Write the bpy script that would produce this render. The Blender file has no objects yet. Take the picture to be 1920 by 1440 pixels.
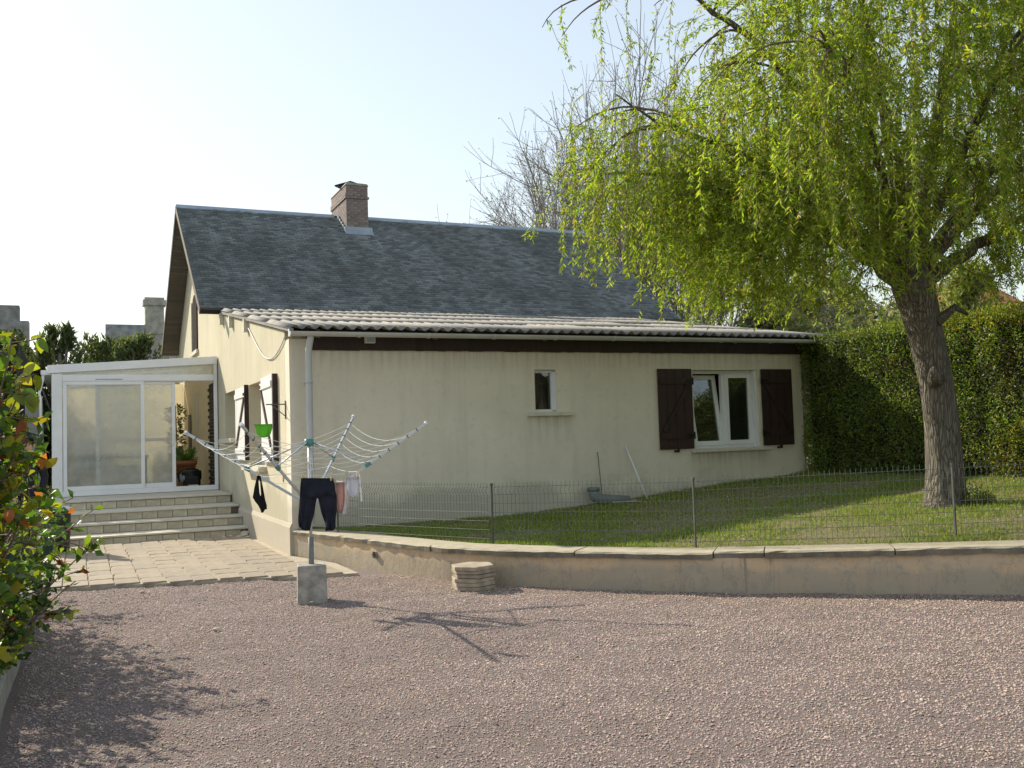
import bpy, bmesh, math, random
import numpy as np
from mathutils import Vector, Matrix
random.seed(7); rng = np.random.default_rng(11)
SC = bpy.context.scene
COL = SC.collection
R = math.radians

# ------------------------------------------------------------------ camera
yaw, pit, rol = R(24.2165), R(3.1631), R(-1.7867)
f_ = Vector((math.sin(yaw)*math.cos(pit), math.cos(yaw)*math.cos(pit), math.sin(pit)))
r_ = Vector((math.cos(yaw), -math.sin(yaw), 0)); u_ = r_.cross(f_)
cr, sr = math.cos(rol), math.sin(rol)
r2 = cr*r_ + sr*u_; u2 = -sr*r_ + cr*u_
cd = bpy.data.cameras.new('camera'); cam = bpy.data.objects.new('camera', cd); COL.objects.link(cam)
M = Matrix((( r2.x, u2.x, -f_.x), (r2.y, u2.y, -f_.y), (r2.z, u2.z, -f_.z))).to_4x4()
M.translation = Vector((-2.6912, -13.5097, 1.55)); cam.matrix_world = M
cd.sensor_width = 36; cd.lens = 36*1816.04/1920; cd.clip_start = .05; cd.clip_end = 3000
SC.camera = cam

# ------------------------------------------------------------------ light
SUN = Vector((-.53, 1, .69)).normalized()
w = bpy.data.worlds.new('World'); SC.world = w; w.use_nodes = True
nt = w.node_tree; bg = nt.nodes['Background']
sky = nt.nodes.new('ShaderNodeTexSky'); sky.sky_type = 'NISHITA'; sky.sun_disc = False
sky.sun_elevation = math.asin(SUN.z); sky.sun_rotation = math.atan2(SUN.x, SUN.y)
sky.air_density = 1.5; sky.dust_density = .6; sky.ozone_density = 2.5; sky.altitude = 50
hz = nt.nodes.new('ShaderNodeHueSaturation'); hz.inputs['Saturation'].default_value = .72      # thin even haze over the whole dome
gm = nt.nodes.new('ShaderNodeGamma'); gm.inputs[1].default_value = .65
nt.links.new(sky.outputs[0], hz.inputs['Color']); nt.links.new(hz.outputs[0], gm.inputs[0]); nt.links.new(gm.outputs[0], bg.inputs[0]); bg.inputs[1].default_value = .15
sl = bpy.data.lights.new('sun', 'SUN'); so = bpy.data.objects.new('sun', sl); COL.objects.link(so)
sl.energy = 3.0; sl.angle = R(.55); sl.color = (1, .91, .74)
so.rotation_euler = SUN.to_track_quat('Z', 'Y').to_euler(); so.location = (-20, 30, 30)
vs = SC.view_settings; vs.view_transform = 'Standard'; vs.look = 'None'; vs.gamma = 1; vs.use_curve_mapping = False
vs.exposure = 1.15

# ------------------------------------------------------------------ materials
def nodes(name):
    m = bpy.data.materials.new(name); m.use_nodes = True
    n = m.node_tree.nodes; l = m.node_tree.links
    return m, n, l, n['Principled BSDF']
def ramp(n, l, src, stops):
    r = n.new('ShaderNodeValToRGB'); e = r.color_ramp.elements
    e[0].position, e[0].color = stops[0][0], (*stops[0][1], 1)
    e[1].position, e[1].color = stops[-1][0], (*stops[-1][1], 1)
    for p, c in stops[1:-1]:
        k = e.new(p); k.color = (*c, 1)
    l.new(src, r.inputs[0]); return r.outputs[0]
def coords(n, l, scale=(1, 1, 1), kind='Object'):
    t = n.new('ShaderNodeTexCoord'); mp = n.new('ShaderNodeMapping'); mp.inputs['Scale'].default_value = scale
    l.new(t.outputs[kind], mp.inputs[0]); return mp.outputs[0]
def noise(n, l, vec, scale, detail=5, rough=.6):
    t = n.new('ShaderNodeTexNoise'); t.inputs['Scale'].default_value = scale
    t.inputs['Detail'].default_value = detail; t.inputs['Roughness'].default_value = rough
    l.new(vec, t.inputs['Vector']); return t.outputs[0]
def mix(n, l, fac, a, b, mode='MIX'):
    m = n.new('ShaderNodeMix'); m.data_type = 'RGBA'; m.blend_type = mode
    if isinstance(fac, (int, float)): m.inputs[0].default_value = fac
    else: l.new(fac, m.inputs[0])
    for i, v in ((6, a), (7, b)):
        if isinstance(v, tuple): m.inputs[i].default_value = (*v, 1)
        else: l.new(v, m.inputs[i])
    return m.outputs[2]
def bump(n, l, h, strength, dist=.01):
    b = n.new('ShaderNodeBump'); b.inputs['Strength'].default_value = strength; b.inputs['Distance'].default_value = dist
    l.new(h, b.inputs['Height']); return b.outputs[0]
def simple(name, c, rough=.7, var=.25, scale=6, bmp=0, bscale=60, metal=0, objvar=0, spec=.3, stretch=(1, 1, 1)):
    m, n, l, p = nodes(name)
    v = coords(n, l, stretch)
    h = noise(n, l, v, scale)
    lo = tuple(x*(1-var) for x in c); hi = tuple(min(1, x*(1+var)) for x in c)
    col = ramp(n, l, h, [(.3, lo), (.7, hi)])
    if objvar:
        oi = n.new('ShaderNodeObjectInfo')
        col = mix(n, l, 1.0, col, ramp(n, l, oi.outputs['Random'], [(0, (1-objvar,)*3), (1, (1+objvar*.6, 1+objvar*.5, 1+objvar*.4))]), 'MULTIPLY')
    l.new(col, p.inputs['Base Color']); p.inputs['Roughness'].default_value = rough
    p.inputs['Metallic'].default_value = metal; p.inputs['Specular IOR Level'].default_value = spec
    if bmp: l.new(bump(n, l, noise(n, l, v, bscale), bmp), p.inputs['Normal'])
    return m
def render_wall(name, base, streak, stain, samt=.5, drips=()):
    m, n, l, p = nodes(name)
    v = coords(n, l); vs_ = coords(n, l, (3.2, 3.2, .22))
    big = noise(n, l, v, .9, 6); fine = noise(n, l, v, 9, 6); st = noise(n, l, vs_, 1.6, 6, .7)
    c = mix(n, l, ramp(n, l, big, [(.35, (0, 0, 0)), (.7, (1, 1, 1))]), base, tuple(x*.86 for x in base))
    c = mix(n, l, ramp(n, l, st, [(.5, (0, 0, 0)), (.74, (samt,)*3)]), c, streak)
    c = mix(n, l, ramp(n, l, fine, [(.56, (0, 0, 0)), (.8, (.4,)*3)]), c, stain)
    sx = n.new('ShaderNodeSeparateXYZ'); l.new(v, sx.inputs[0])
    # rising damp and splash dirt close to the ground, ragged by noise
    ad = n.new('ShaderNodeMath'); ad.operation = 'MULTIPLY_ADD'; l.new(big, ad.inputs[0]); ad.inputs[1].default_value = -1.3
    l.new(sx.outputs[2], ad.inputs[2])
    for xa, xb, zt, ln in drips:
        def mth(op, a, b_, cl=False):
            q = n.new('ShaderNodeMath'); q.operation = op; q.use_clamp = cl
            for k, vv in enumerate((a, b_)):
                if isinstance(vv, (int, float)): q.inputs[k].default_value = vv
                else: l.new(vv, q.inputs[k])
            return q.outputs[0]
        ex = mth('MULTIPLY', mth('MULTIPLY', mth('SUBTRACT', sx.outputs[0], xa), 12, True), mth('MULTIPLY', mth('SUBTRACT', xb, sx.outputs[0]), 12, True))
        ez = mth('MULTIPLY', mth('LESS_THAN', sx.outputs[2], zt), mth('SUBTRACT', 1, mth('DIVIDE', mth('SUBTRACT', zt, sx.outputs[2]), ln), True))
        sn = noise(n, l, coords(n, l, (14, 1, .35)), 1.0, 4, .6)
        fac = mth('MULTIPLY', mth('MULTIPLY', ex, ez, True), mth('MULTIPLY', mth('SUBTRACT', sn, .42, True), 4.0, True), True)
        c = mix(n, l, mth('MULTIPLY', fac, .6), c, stain)
    damp = ramp(n, l, ad.outputs[0], [(0, (.55,)*3), (.22, (0, 0, 0))])
    c = mix(n, l, damp, c, stain)
    l.new(c, p.inputs['Base Color']); p.inputs['Roughness'].default_value = .9; p.inputs['Specular IOR Level'].default_value = .15
    l.new(bump(n, l, noise(n, l, v, 45, 8, .7), .5, .012), p.inputs['Normal'])
    return m
def attr_mat(name, rough=.8, trans=0.0, spec=.3, gain=(1, 1, 1), tgain=(1, 1, 1)):
    m, n, l, p = nodes(name)
    a = n.new('ShaderNodeAttribute'); a.attribute_name = 'Col'
    c = mix(n, l, 1.0, a.outputs[0], gain, 'MULTIPLY')
    l.new(c, p.inputs['Base Color']); p.inputs['Roughness'].default_value = rough; p.inputs['Specular IOR Level'].default_value = spec
    if trans:
        t = n.new('ShaderNodeBsdfTranslucent'); l.new(mix(n, l, 1.0, a.outputs[0], tgain, 'MULTIPLY'), t.inputs[0])
        ms = n.new('ShaderNodeMixShader'); ms.inputs[0].default_value = trans
        l.new(p.outputs[0], ms.inputs[1]); l.new(t.outputs[0], ms.inputs[2]); l.new(ms.outputs[0], n['Material Output'].inputs[0])
    return m
def glass(name, tint, dust, dustcol, refl=1.0, dtrans=.5):
    m, n, l, p = nodes(name); n.remove(p)
    tr = n.new('ShaderNodeBsdfTransparent'); tr.inputs[0].default_value = (*tint, 1)
    gl = n.new('ShaderNodeBsdfGlossy'); gl.inputs['Roughness'].default_value = .02
    fr = n.new('ShaderNodeFresnel'); fr.inputs[0].default_value = 1.5
    mu = n.new('ShaderNodeMath'); mu.operation = 'MULTIPLY'; l.new(fr.outputs[0], mu.inputs[0]); mu.inputs[1].default_value = 1.6*refl
    m1 = n.new('ShaderNodeMixShader'); l.new(mu.outputs[0], m1.inputs[0]); l.new(tr.outputs[0], m1.inputs[1]); l.new(gl.outputs[0], m1.inputs[2])
    df = n.new('ShaderNodeBsdfDiffuse'); df.inputs[0].default_value = (*dustcol, 1)
    tl = n.new('ShaderNodeBsdfTranslucent'); tl.inputs[0].default_value = (*dustcol, 1)
    m0 = n.new('ShaderNodeMixShader'); m0.inputs[0].default_value = dtrans; l.new(df.outputs[0], m0.inputs[1]); l.new(tl.outputs[0], m0.inputs[2])
    m2 = n.new('ShaderNodeMixShader')
    v = coords(n, l); h = noise(n, l, v, 2.5, 4)
    l.new(ramp(n, l, h, [(.3, (dust*.6,)*3), (.75, (min(1, dust*1.35),)*3)]), m2.inputs[0])
    l.new(m1.outputs[0], m2.inputs[1]); l.new(m0.outputs[0], m2.inputs[2]); l.new(m2.outputs[0], n['Material Output'].inputs[0])
    return m

MT = {}
MT['front'] = render_wall('cream render lightened for shade', (.80, .735, .60), (.62, .57, .46), (.42, .39, .31), .6, ((3.60, 4.42, 1.865, .55), (6.58, 8.24, 1.205, .4), (.30, 9.0, 2.86, .35)))  # same render as the side wall, base lightened to make up for shade
MT['side'] = render_wall('cream render streaked', (.64, .58, .43), (.49, .465, .33), (.38, .36, .27), .85)  # same render as the front, base toned down for the sunlit side
MT['plinth'] = render_wall('plinth render', (.62, .545, .43), (.50, .45, .36), (.40, .36, .29), .6)
MT['inner'] = simple('interior darkened as shade', (.07, .068, .06), .9)  # room darkness is put into the plaster colour
MT['cream'] = simple('conservatory inside wall', (.66, .54, .35), .9, .08, 3)
MT['fascia'] = simple('brown stained wood', (.034, .022, .017), .6, .35, 14, .3, 30, objvar=.18, stretch=(1, 1, .15))
MT['shutter'] = simple('brown painted shutter', (.042, .024, .019), .55, .3, 9, .3, 40, objvar=.14, stretch=(1, 1, .2))
MT['white_shutter'] = simple('white painted shutter', (.78, .77, .74), .55, .06, 8, .1, 40)
MT['brace'] = simple('brown brace paint', (.075, .042, .034), .55, .2)
MT['pvc'] = simple('white plastic', (.78, .79, .80), .35, .04, 5)
MT['alu'] = simple('pale grey painted aluminium', (.82, .83, .85), .4, .06, 3)
MT['galv'] = simple('galvanised steel', (.55, .57, .60), .38, .1, 20, metal=.7)
MT['arm'] = simple('pale grey aluminium', (.62, .64, .66), .4, .08, 9, metal=.25)
MT['socket'] = simple('dull grey steel', (.22, .225, .225), .6, .2, 12)
MT['zinc'] = simple('weathered zinc', (.32, .37, .41), .5, .15, 3, metal=.25)
MT['gutter'] = simple('grey plastic gutter', (.50, .50, .47), .5, .14, 2.2)
MT['pipe'] = simple('grey downpipe', (.50, .51, .51), .5, .08, 2)
MT['blackfascia'] = simple('black tarred board', (.010, .010, .011), .6, .3)
MT['soffit'] = simple('weathered soffit board', (.13, .115, .10), .8, .2, 10, objvar=.2)
MT['rust'] = simple('weathered post', (.10, .10, .088), .75, .3, 12)
MT['wire'] = simple('green grey fence wire', (.13, .155, .135), .5, .1, 8, metal=.1)
MT['pipe_grey'] = simple('weathered grey pipe', (.17, .195, .185), .6, .15, 6)
MT['dark_leaf'] = simple('dark brown boards', (.035, .026, .022), .95, .2, 6, spec=.05)
MT['black'] = simple('black plastic', (.012, .012, .013), .4, .2)
MT['terracotta'] = simple('terracotta', (.40, .155, .075), .85, .15, 6)
MT['soil'] = simple('dark soil', (.05, .04, .03), .95, .4, 20, .8, 40)
MT['bark_grey'] = simple('grey bark', (.31, .285, .26), .9, .3, 5)
MT['stone_nb'] = simple('grey stone masonry', (.27, .27, .26), .9, .35, 3.5, .8, 8)
MT['stone_pale'] = simple('pale stone masonry', (.40, .385, .33), .9, .35, 3.5, .8, 8)
MT['orange_tile'] = simple('orange tile', (.45, .19, .08), .85, .2, 3)
MT['skin'] = simple('skin', (.50, .30, .22), .55, .08, 8)
MT['hair'] = simple('brown hair', (.06, .035, .02), .6, .3, 30)
MT['jacket'] = simple('dark navy cloth', (.018, .019, .026), .85, .25, 9)
MT['trouser'] = simple('navy jersey cloth', (.018, .020, .032), .9, .25, 12, .25, 60)
MT['blackcloth'] = simple('black cloth', (.010, .010, .011), .9, .2, 12)
MT['teal'] = simple('teal plastic', (.10, .27, .26), .45, .1)
MT['line'] = simple('white clothes line', (.72, .74, .70), .6, .05)
MT['concrete'] = simple('cast concrete', (.33, .315, .275), .9, .22, 7, .5, 45)
MT['block'] = simple('stained cast block', (.36, .34, .30), .92, .45, 7, .9, 22)
MT['sillstone'] = simple('cream sill', (.62, .58, .46), .8, .12, 8, .2, 40)
MT['binlid'] = simple('pale lid', (.62, .63, .64), .5, .05)
MT['bin'] = simple('dark green plastic', (.012, .022, .020), .45, .15)
MT['slab'] = simple('worn stone slab', (.38, .32, .245), .9, .28, 9, .7, 40, objvar=.14)
MT['brick'] = simple('brown red brick', (.25, .205, .188), .9, .25, 10, .4, 60, objvar=.2)
MT['brick_dark'] = simple('dark brick', (.05, .038, .032), .9, .3, 10, .4, 60, objvar=.3)
MT['mortar'] = simple('mortar', (.30, .27, .225), .95, .15, 12)
MT['greypanel'] = simple('grey concrete panel', (.34, .335, .32), .9, .12, 3)
MT['whitepeg'] = simple('wood peg', (.60, .52, .38), .7, .1)
MT['dull_furn'] = simple('blue grey plastic', (.24, .29, .34), .5, .1)
MT['white_furn'] = simple('white board', (.82, .83, .80), .5, .03)
MT['glass_dusty'] = glass('dusty glass', (.95, .97, .96), .40, (.88, .88, .85), 1.0, .6)
MT['glass'] = glass('window glass', (.80, .84, .82), .03, (.5, .5, .45), 1.1)
MT['roofpoly'] = glass('clouded roof sheet', (.85, .87, .85), .62, (.78, .78, .72), .6, .75)
MT['blind'] = attr_mat('x') ; bpy.data.materials.remove(MT['blind'])
def cloth(name, c, trans):
    m, n, l, p = nodes(name)
    v = coords(n, l); h = noise(n, l, v, 7, 4)
    col = ramp(n, l, h, [(.3, tuple(x*.9 for x in c)), (.7, c)])
    l.new(col, p.inputs['Base Color']); p.inputs['Roughness'].default_value = .9
    t = n.new('ShaderNodeBsdfTranslucent'); l.new(col, t.inputs[0])
    ms = n.new('ShaderNodeMixShader'); ms.inputs[0].default_value = trans
    l.new(p.outputs[0], ms.inputs[1]); l.new(t.outputs[0], ms.inputs[2]); l.new(ms.outputs[0], n['Material Output'].inputs[0])
    return m
MT['blind'] = cloth('cream blind', (.85, .80, .66), .62)
MT['whitecloth'] = cloth('white cotton', (.80, .80, .84), .35)
MT['pinkcloth'] = cloth('pink cotton', (.70, .48, .42), .35)
MT['greencloth'] = cloth('lime green cloth', (.22, .56, .07), .55)

# corrugated fibre cement, lichen-speckled
def corr_mat():
    m, n, l, p = nodes('fibre cement')
    v = coords(n, l); a = noise(n, l, v, 3, 6, .7); b = noise(n, l, v, 30, 5, .7)
    oi = n.new('ShaderNodeObjectInfo')
    c = ramp(n, l, a, [(.3, (.20, .19, .172)), (.55, (.31, .295, .265)), (.8, (.40, .38, .345))])
    c = mix(n, l, ramp(n, l, b, [(.54, (0, 0, 0)), (.66, (.8,)*3)]), c, (.11, .10, .085))
    c = mix(n, l, 1.0, c, ramp(n, l, oi.outputs['Random'], [(0, (.8,)*3), (1, (1.08, 1.05, 1.02))]), 'MULTIPLY')
    l.new(c, p.inputs['Base Color']); p.inputs['Roughness'].default_value = .9
    l.new(bump(n, l, b, .4), p.inputs['Normal']); return m
MT['corr'] = corr_mat()
def slate_mat():
    m, n, l, p = nodes('slate')
    a = n.new('ShaderNodeAttribute'); a.attribute_name = 'Col'
    v = coords(n, l); big = noise(n, l, v, .55, 5, .6); mid = noise(n, l, v, 4, 6, .7)
    vv = coords(n, l, (1.1, .32, .32)); run = noise(n, l, vv, 1.1, 5, .65)
    c = mix(n, l, ramp(n, l, run, [(.42, (0, 0, 0)), (.70, (.7,)*3)]), a.outputs[0], (.070, .075, .070))
    c = mix(n, l, ramp(n, l, big, [(.45, (0, 0, 0)), (.75, (.6,)*3)]), c, (.088, .092, .084))
    c = mix(n, l, ramp(n, l, mid, [(.56, (0, 0, 0)), (.74, (.6,)*3)]), c, (.20, .215, .19))
    l.new(c, p.inputs['Base Color']); p.inputs['Roughness'].default_value = .75; p.inputs['Specular IOR Level'].default_value = .35
    l.new(bump(n, l, mid, .35, .006), p.inputs['Normal']); return m
MT['slate'] = slate_mat()
def rw_mat():
    m, n, l, p = nodes('old retaining wall render')
    v = coords(n, l); a = noise(n, l, v, 1.5, 7, .65); b = noise(n, l, v, 6, 7, .7)
    c = ramp(n, l, a, [(.32, (.36, .325, .26)), (.47, (.58, .43, .27)), (.58, (.50, .40, .28)), (.7, (.68, .55, .38))])
    c = mix(n, l, ramp(n, l, b, [(.54, (0, 0, 0)), (.74, (.75,)*3)]), c, (.27, .25, .205))
    vs_ = coords(n, l, (2.6, 2.6, .12)); st = noise(n, l, vs_, 2.1, 6, .7)
    c = mix(n, l, ramp(n, l, st, [(.60, (0, 0, 0)), (.72, (.85,)*3)]), c, (.11, .105, .085))
    sx = n.new('ShaderNodeSeparateXYZ'); l.new(v, sx.inputs[0])
    ad = n.new('ShaderNodeMath'); ad.operation = 'MULTIPLY_ADD'; l.new(a, ad.inputs[0]); ad.inputs[1].default_value = -.35; l.new(sx.outputs[2], ad.inputs[2])
    c = mix(n, l, ramp(n, l, ad.outputs[0], [(-.2, (.55,)*3), (.06, (0, 0, 0))]), c, (.30, .28, .225))
    cr_ = noise(n, l, coords(n, l, (1, 1, .55)), 2.6, 8, .75)
    ab = n.new('ShaderNodeMath'); ab.operation = 'SUBTRACT'; l.new(cr_, ab.inputs[0]); ab.inputs[1].default_value = .5
    ac = n.new('ShaderNodeMath'); ac.operation = 'ABSOLUTE'; l.new(ab.outputs[0], ac.inputs[0])
    c = mix(n, l, ramp(n, l, ac.outputs[0], [(0, (.6,)*3), (.007, (0, 0, 0))]), c, (.13, .115, .09))
    l.new(c, p.inputs['Base Color']); p.inputs['Roughness'].default_value = .92
    l.new(bump(n, l, b, .6, .015), p.inputs['Normal']); return m
MT['rw'] = rw_mat()
def coping_mat():
    m, n, l, p = nodes('worn coping')
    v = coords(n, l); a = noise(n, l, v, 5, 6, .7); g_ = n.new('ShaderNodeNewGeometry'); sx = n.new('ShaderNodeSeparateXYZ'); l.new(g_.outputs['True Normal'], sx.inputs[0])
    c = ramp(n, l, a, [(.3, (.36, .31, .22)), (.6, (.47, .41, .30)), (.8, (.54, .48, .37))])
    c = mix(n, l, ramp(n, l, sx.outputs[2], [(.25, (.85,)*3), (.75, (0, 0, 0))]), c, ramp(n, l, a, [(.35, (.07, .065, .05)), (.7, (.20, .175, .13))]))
    l.new(c, p.inputs['Base Color']); p.inputs['Roughness'].default_value = .92; l.new(bump(n, l, noise(n, l, v, 50), .6), p.inputs['Normal']); return m
MT['coping'] = coping_mat()
def bark_mat():
    m, n, l, p = nodes('willow bark')
    v = coords(n, l, (1, 1, .13)); vo = n.new('ShaderNodeTexVoronoi'); vo.feature = 'DISTANCE_TO_EDGE'; vo.inputs['Scale'].default_value = 36
    nz = n.new('ShaderNodeTexNoise'); nz.inputs['Scale'].default_value = 9; l.new(v, nz.inputs['Vector'])
    ma = n.new('ShaderNodeVectorMath'); ma.operation = 'MULTIPLY_ADD'; l.new(nz.outputs['Color'], ma.inputs[0]); ma.inputs[1].default_value = (.12,)*3; l.new(v, ma.inputs[2])
    l.new(ma.outputs[0], vo.inputs['Vector'])
    big = noise(n, l, coords(n, l), 3, 6)
    c = ramp(n, l, vo.outputs[0], [(0, (.035, .03, .025)), (.12, (.17, .145, .115)), (.4, (.27, .235, .19))])
    c = mix(n, l, ramp(n, l, big, [(.4, (0, 0, 0)), (.7, (.6,)*3)]), c, (.13, .12, .085))
    l.new(c, p.inputs['Base Color']); p.inputs['Roughness'].default_value = .95
    l.new(bump(n, l, vo.outputs[0], 1.0, .05), p.inputs['Normal']); return m
MT['bark'] = bark_mat()
def gravel_mat():
    m, n, l, p = nodes('gravel bed')
    v = coords(n, l); a = noise(n, l, v, 130, 4, .8); b = noise(n, l, v, 1.2, 5)
    c = ramp(n, l, a, [(.3, (.11, .085, .078)), (.5, (.29, .225, .205)), (.72, (.44, .36, .325))])
    c = mix(n, l, ramp(n, l, b, [(.5, (0, 0, 0)), (.8, (.6,)*3)]), c, (.22, .165, .115))
    l.new(c, p.inputs['Base Color']); p.inputs['Roughness'].default_value = .95
    l.new(bump(n, l, a, 1, .02), p.inputs['Normal']); return m
MT['gravel'] = gravel_mat()
def paver_mat():
    m, n, l, p = nodes('paver')
    v = coords(n, l); a = noise(n, l, v, 9, 6, .7); oi = n.new('ShaderNodeObjectInfo')
    c = ramp(n, l, a, [(.3, (.25, .205, .155)), (.6, (.345, .29, .22)), (.8, (.42, .36, .28))])
    c = mix(n, l, 1.0, c, ramp(n, l, oi.outputs['Random'], [(0, (.90, .90, .90)), (.5, (1, .98, .95)), (1, (1.07, 1.04, .99))]), 'MULTIPLY')
    l.new(c, p.inputs['Base Color']); p.inputs['Roughness'].default_value = .85
    l.new(bump(n, l, a, .35, .01), p.inputs['Normal']); return m
MT['paver'] = paver_mat()
MT['joint'] = simple('sandy joint', (.44, .38, .285), .95, .2, 15)
MT['steptile'] = simple('step tile', (.50, .455, .35), .8, .2, 7, .3, 40, objvar=.14)
MT['stepjoint'] = simple('dirty step joint', (.13, .115, .085), .9, .3, 9)
MT['nosing'] = simple('step nosing', (.60, .56, .46), .7, .12, 5)
def lawn_mat():
    m, n, l, p = nodes('turf')
    v = coords(n, l); a = noise(n, l, v, 1.3, 6, .65); b = noise(n, l, v, 22, 5, .8)
    c = ramp(n, l, a, [(.35, (.115, .145, .040)), (.52, (.19, .18, .08)), (.68, (.13, .165, .045))])
    c = mix(n, l, ramp(n, l, b, [(.4, (0, 0, 0)), (.7, (.8,)*3)]), c, (.28, .205, .12))
    l.new(c, p.inputs['Base Color']); p.inputs['Roughness'].default_value = .95
    l.new(bump(n, l, b, 1, .03), p.inputs['Normal']); return m
MT['lawn'] = lawn_mat()
MT['land'] = simple('rough grassland', (.085, .085, .042), .95, .4, .15, .5, 3)
MT['stones'] = attr_mat('gravel stones', .9)
MT['grass'] = attr_mat('grass blades', .7, .35, .25, tgain=(1.0, 1.15, .6))
MT['willow'] = attr_mat('willow leaf', .5, .58, .35, tgain=(1.45, 1.5, .5))
MT['leaf'] = attr_mat('shrub leaf', .42, .5, .5, tgain=(1.3, 1.4, .6))
MT['hedge'] = attr_mat('hedge leaf', .45, .40, .4, tgain=(1.1, 1.25, .5))
MT['far'] = attr_mat('far foliage', .6, .5, .3, tgain=(1.25, 1.3, .7))
MT['twig'] = simple('olive twig', (.17, .15, .06), .8, .2)
MT['stem'] = simple('reddish stem', (.16, .11, .075), .7, .2)
MT['hedgecore'] = simple('hedge shade core', (.022, .022, .014), .95, .3, 8)  # near-black colour stands in for the shade deep inside a hedge

# ------------------------------------------------------------------ builders
ORG = {}
def nm(o, label=None, cat=None, group=None, kind=None):
    if label: o['label'] = label
    if cat: o['category'] = cat
    if group: o['group'] = group
    if kind: o['kind'] = kind
    return o
def thing(name, loc, label, cat, group=None):
    o = bpy.data.objects.new(name, None); o.empty_display_size = .1; COL.objects.link(o); o.location = loc
    ORG[o.name] = Vector(loc); return nm(o, label, cat, group)
def put(name, me, parent=None, at=None, mat=None):
    """link an object; at = world position of its own origin (mesh is local to it)"""
    o = bpy.data.objects.new(name, me); COL.objects.link(o)
    at = Vector(at) if at is not None else Vector((0, 0, 0))
    if parent is not None:
        o.parent = parent; o.location = at - ORG[parent.name]
    else: o.location = at
    ORG[o.name] = at
    return o
def np_mesh(name, V, F, mat, smooth=False, col=None):
    V = np.asarray(V, np.float32); F = np.asarray(F, np.int32)
    me = bpy.data.meshes.new(name); k = F.shape[1]
    me.vertices.add(len(V)); me.vertices.foreach_set('co', V.ravel())
    me.loops.add(F.size); me.loops.foreach_set('vertex_index', F.ravel())
    me.polygons.add(len(F)); me.polygons.foreach_set('loop_start', np.arange(0, F.size, k, dtype=np.int32))
    if smooth: me.polygons.foreach_set('use_smooth', np.ones(len(F), bool))
    if col is not None:
        a = me.color_attributes.new('Col', 'FLOAT_COLOR', 'POINT')
        c = np.ones((len(V), 4), np.float32); c[:, :3] = col; a.data.foreach_set('color', c.ravel())
    me.materials.append(mat); me.update(calc_edges=True); return me
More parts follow.
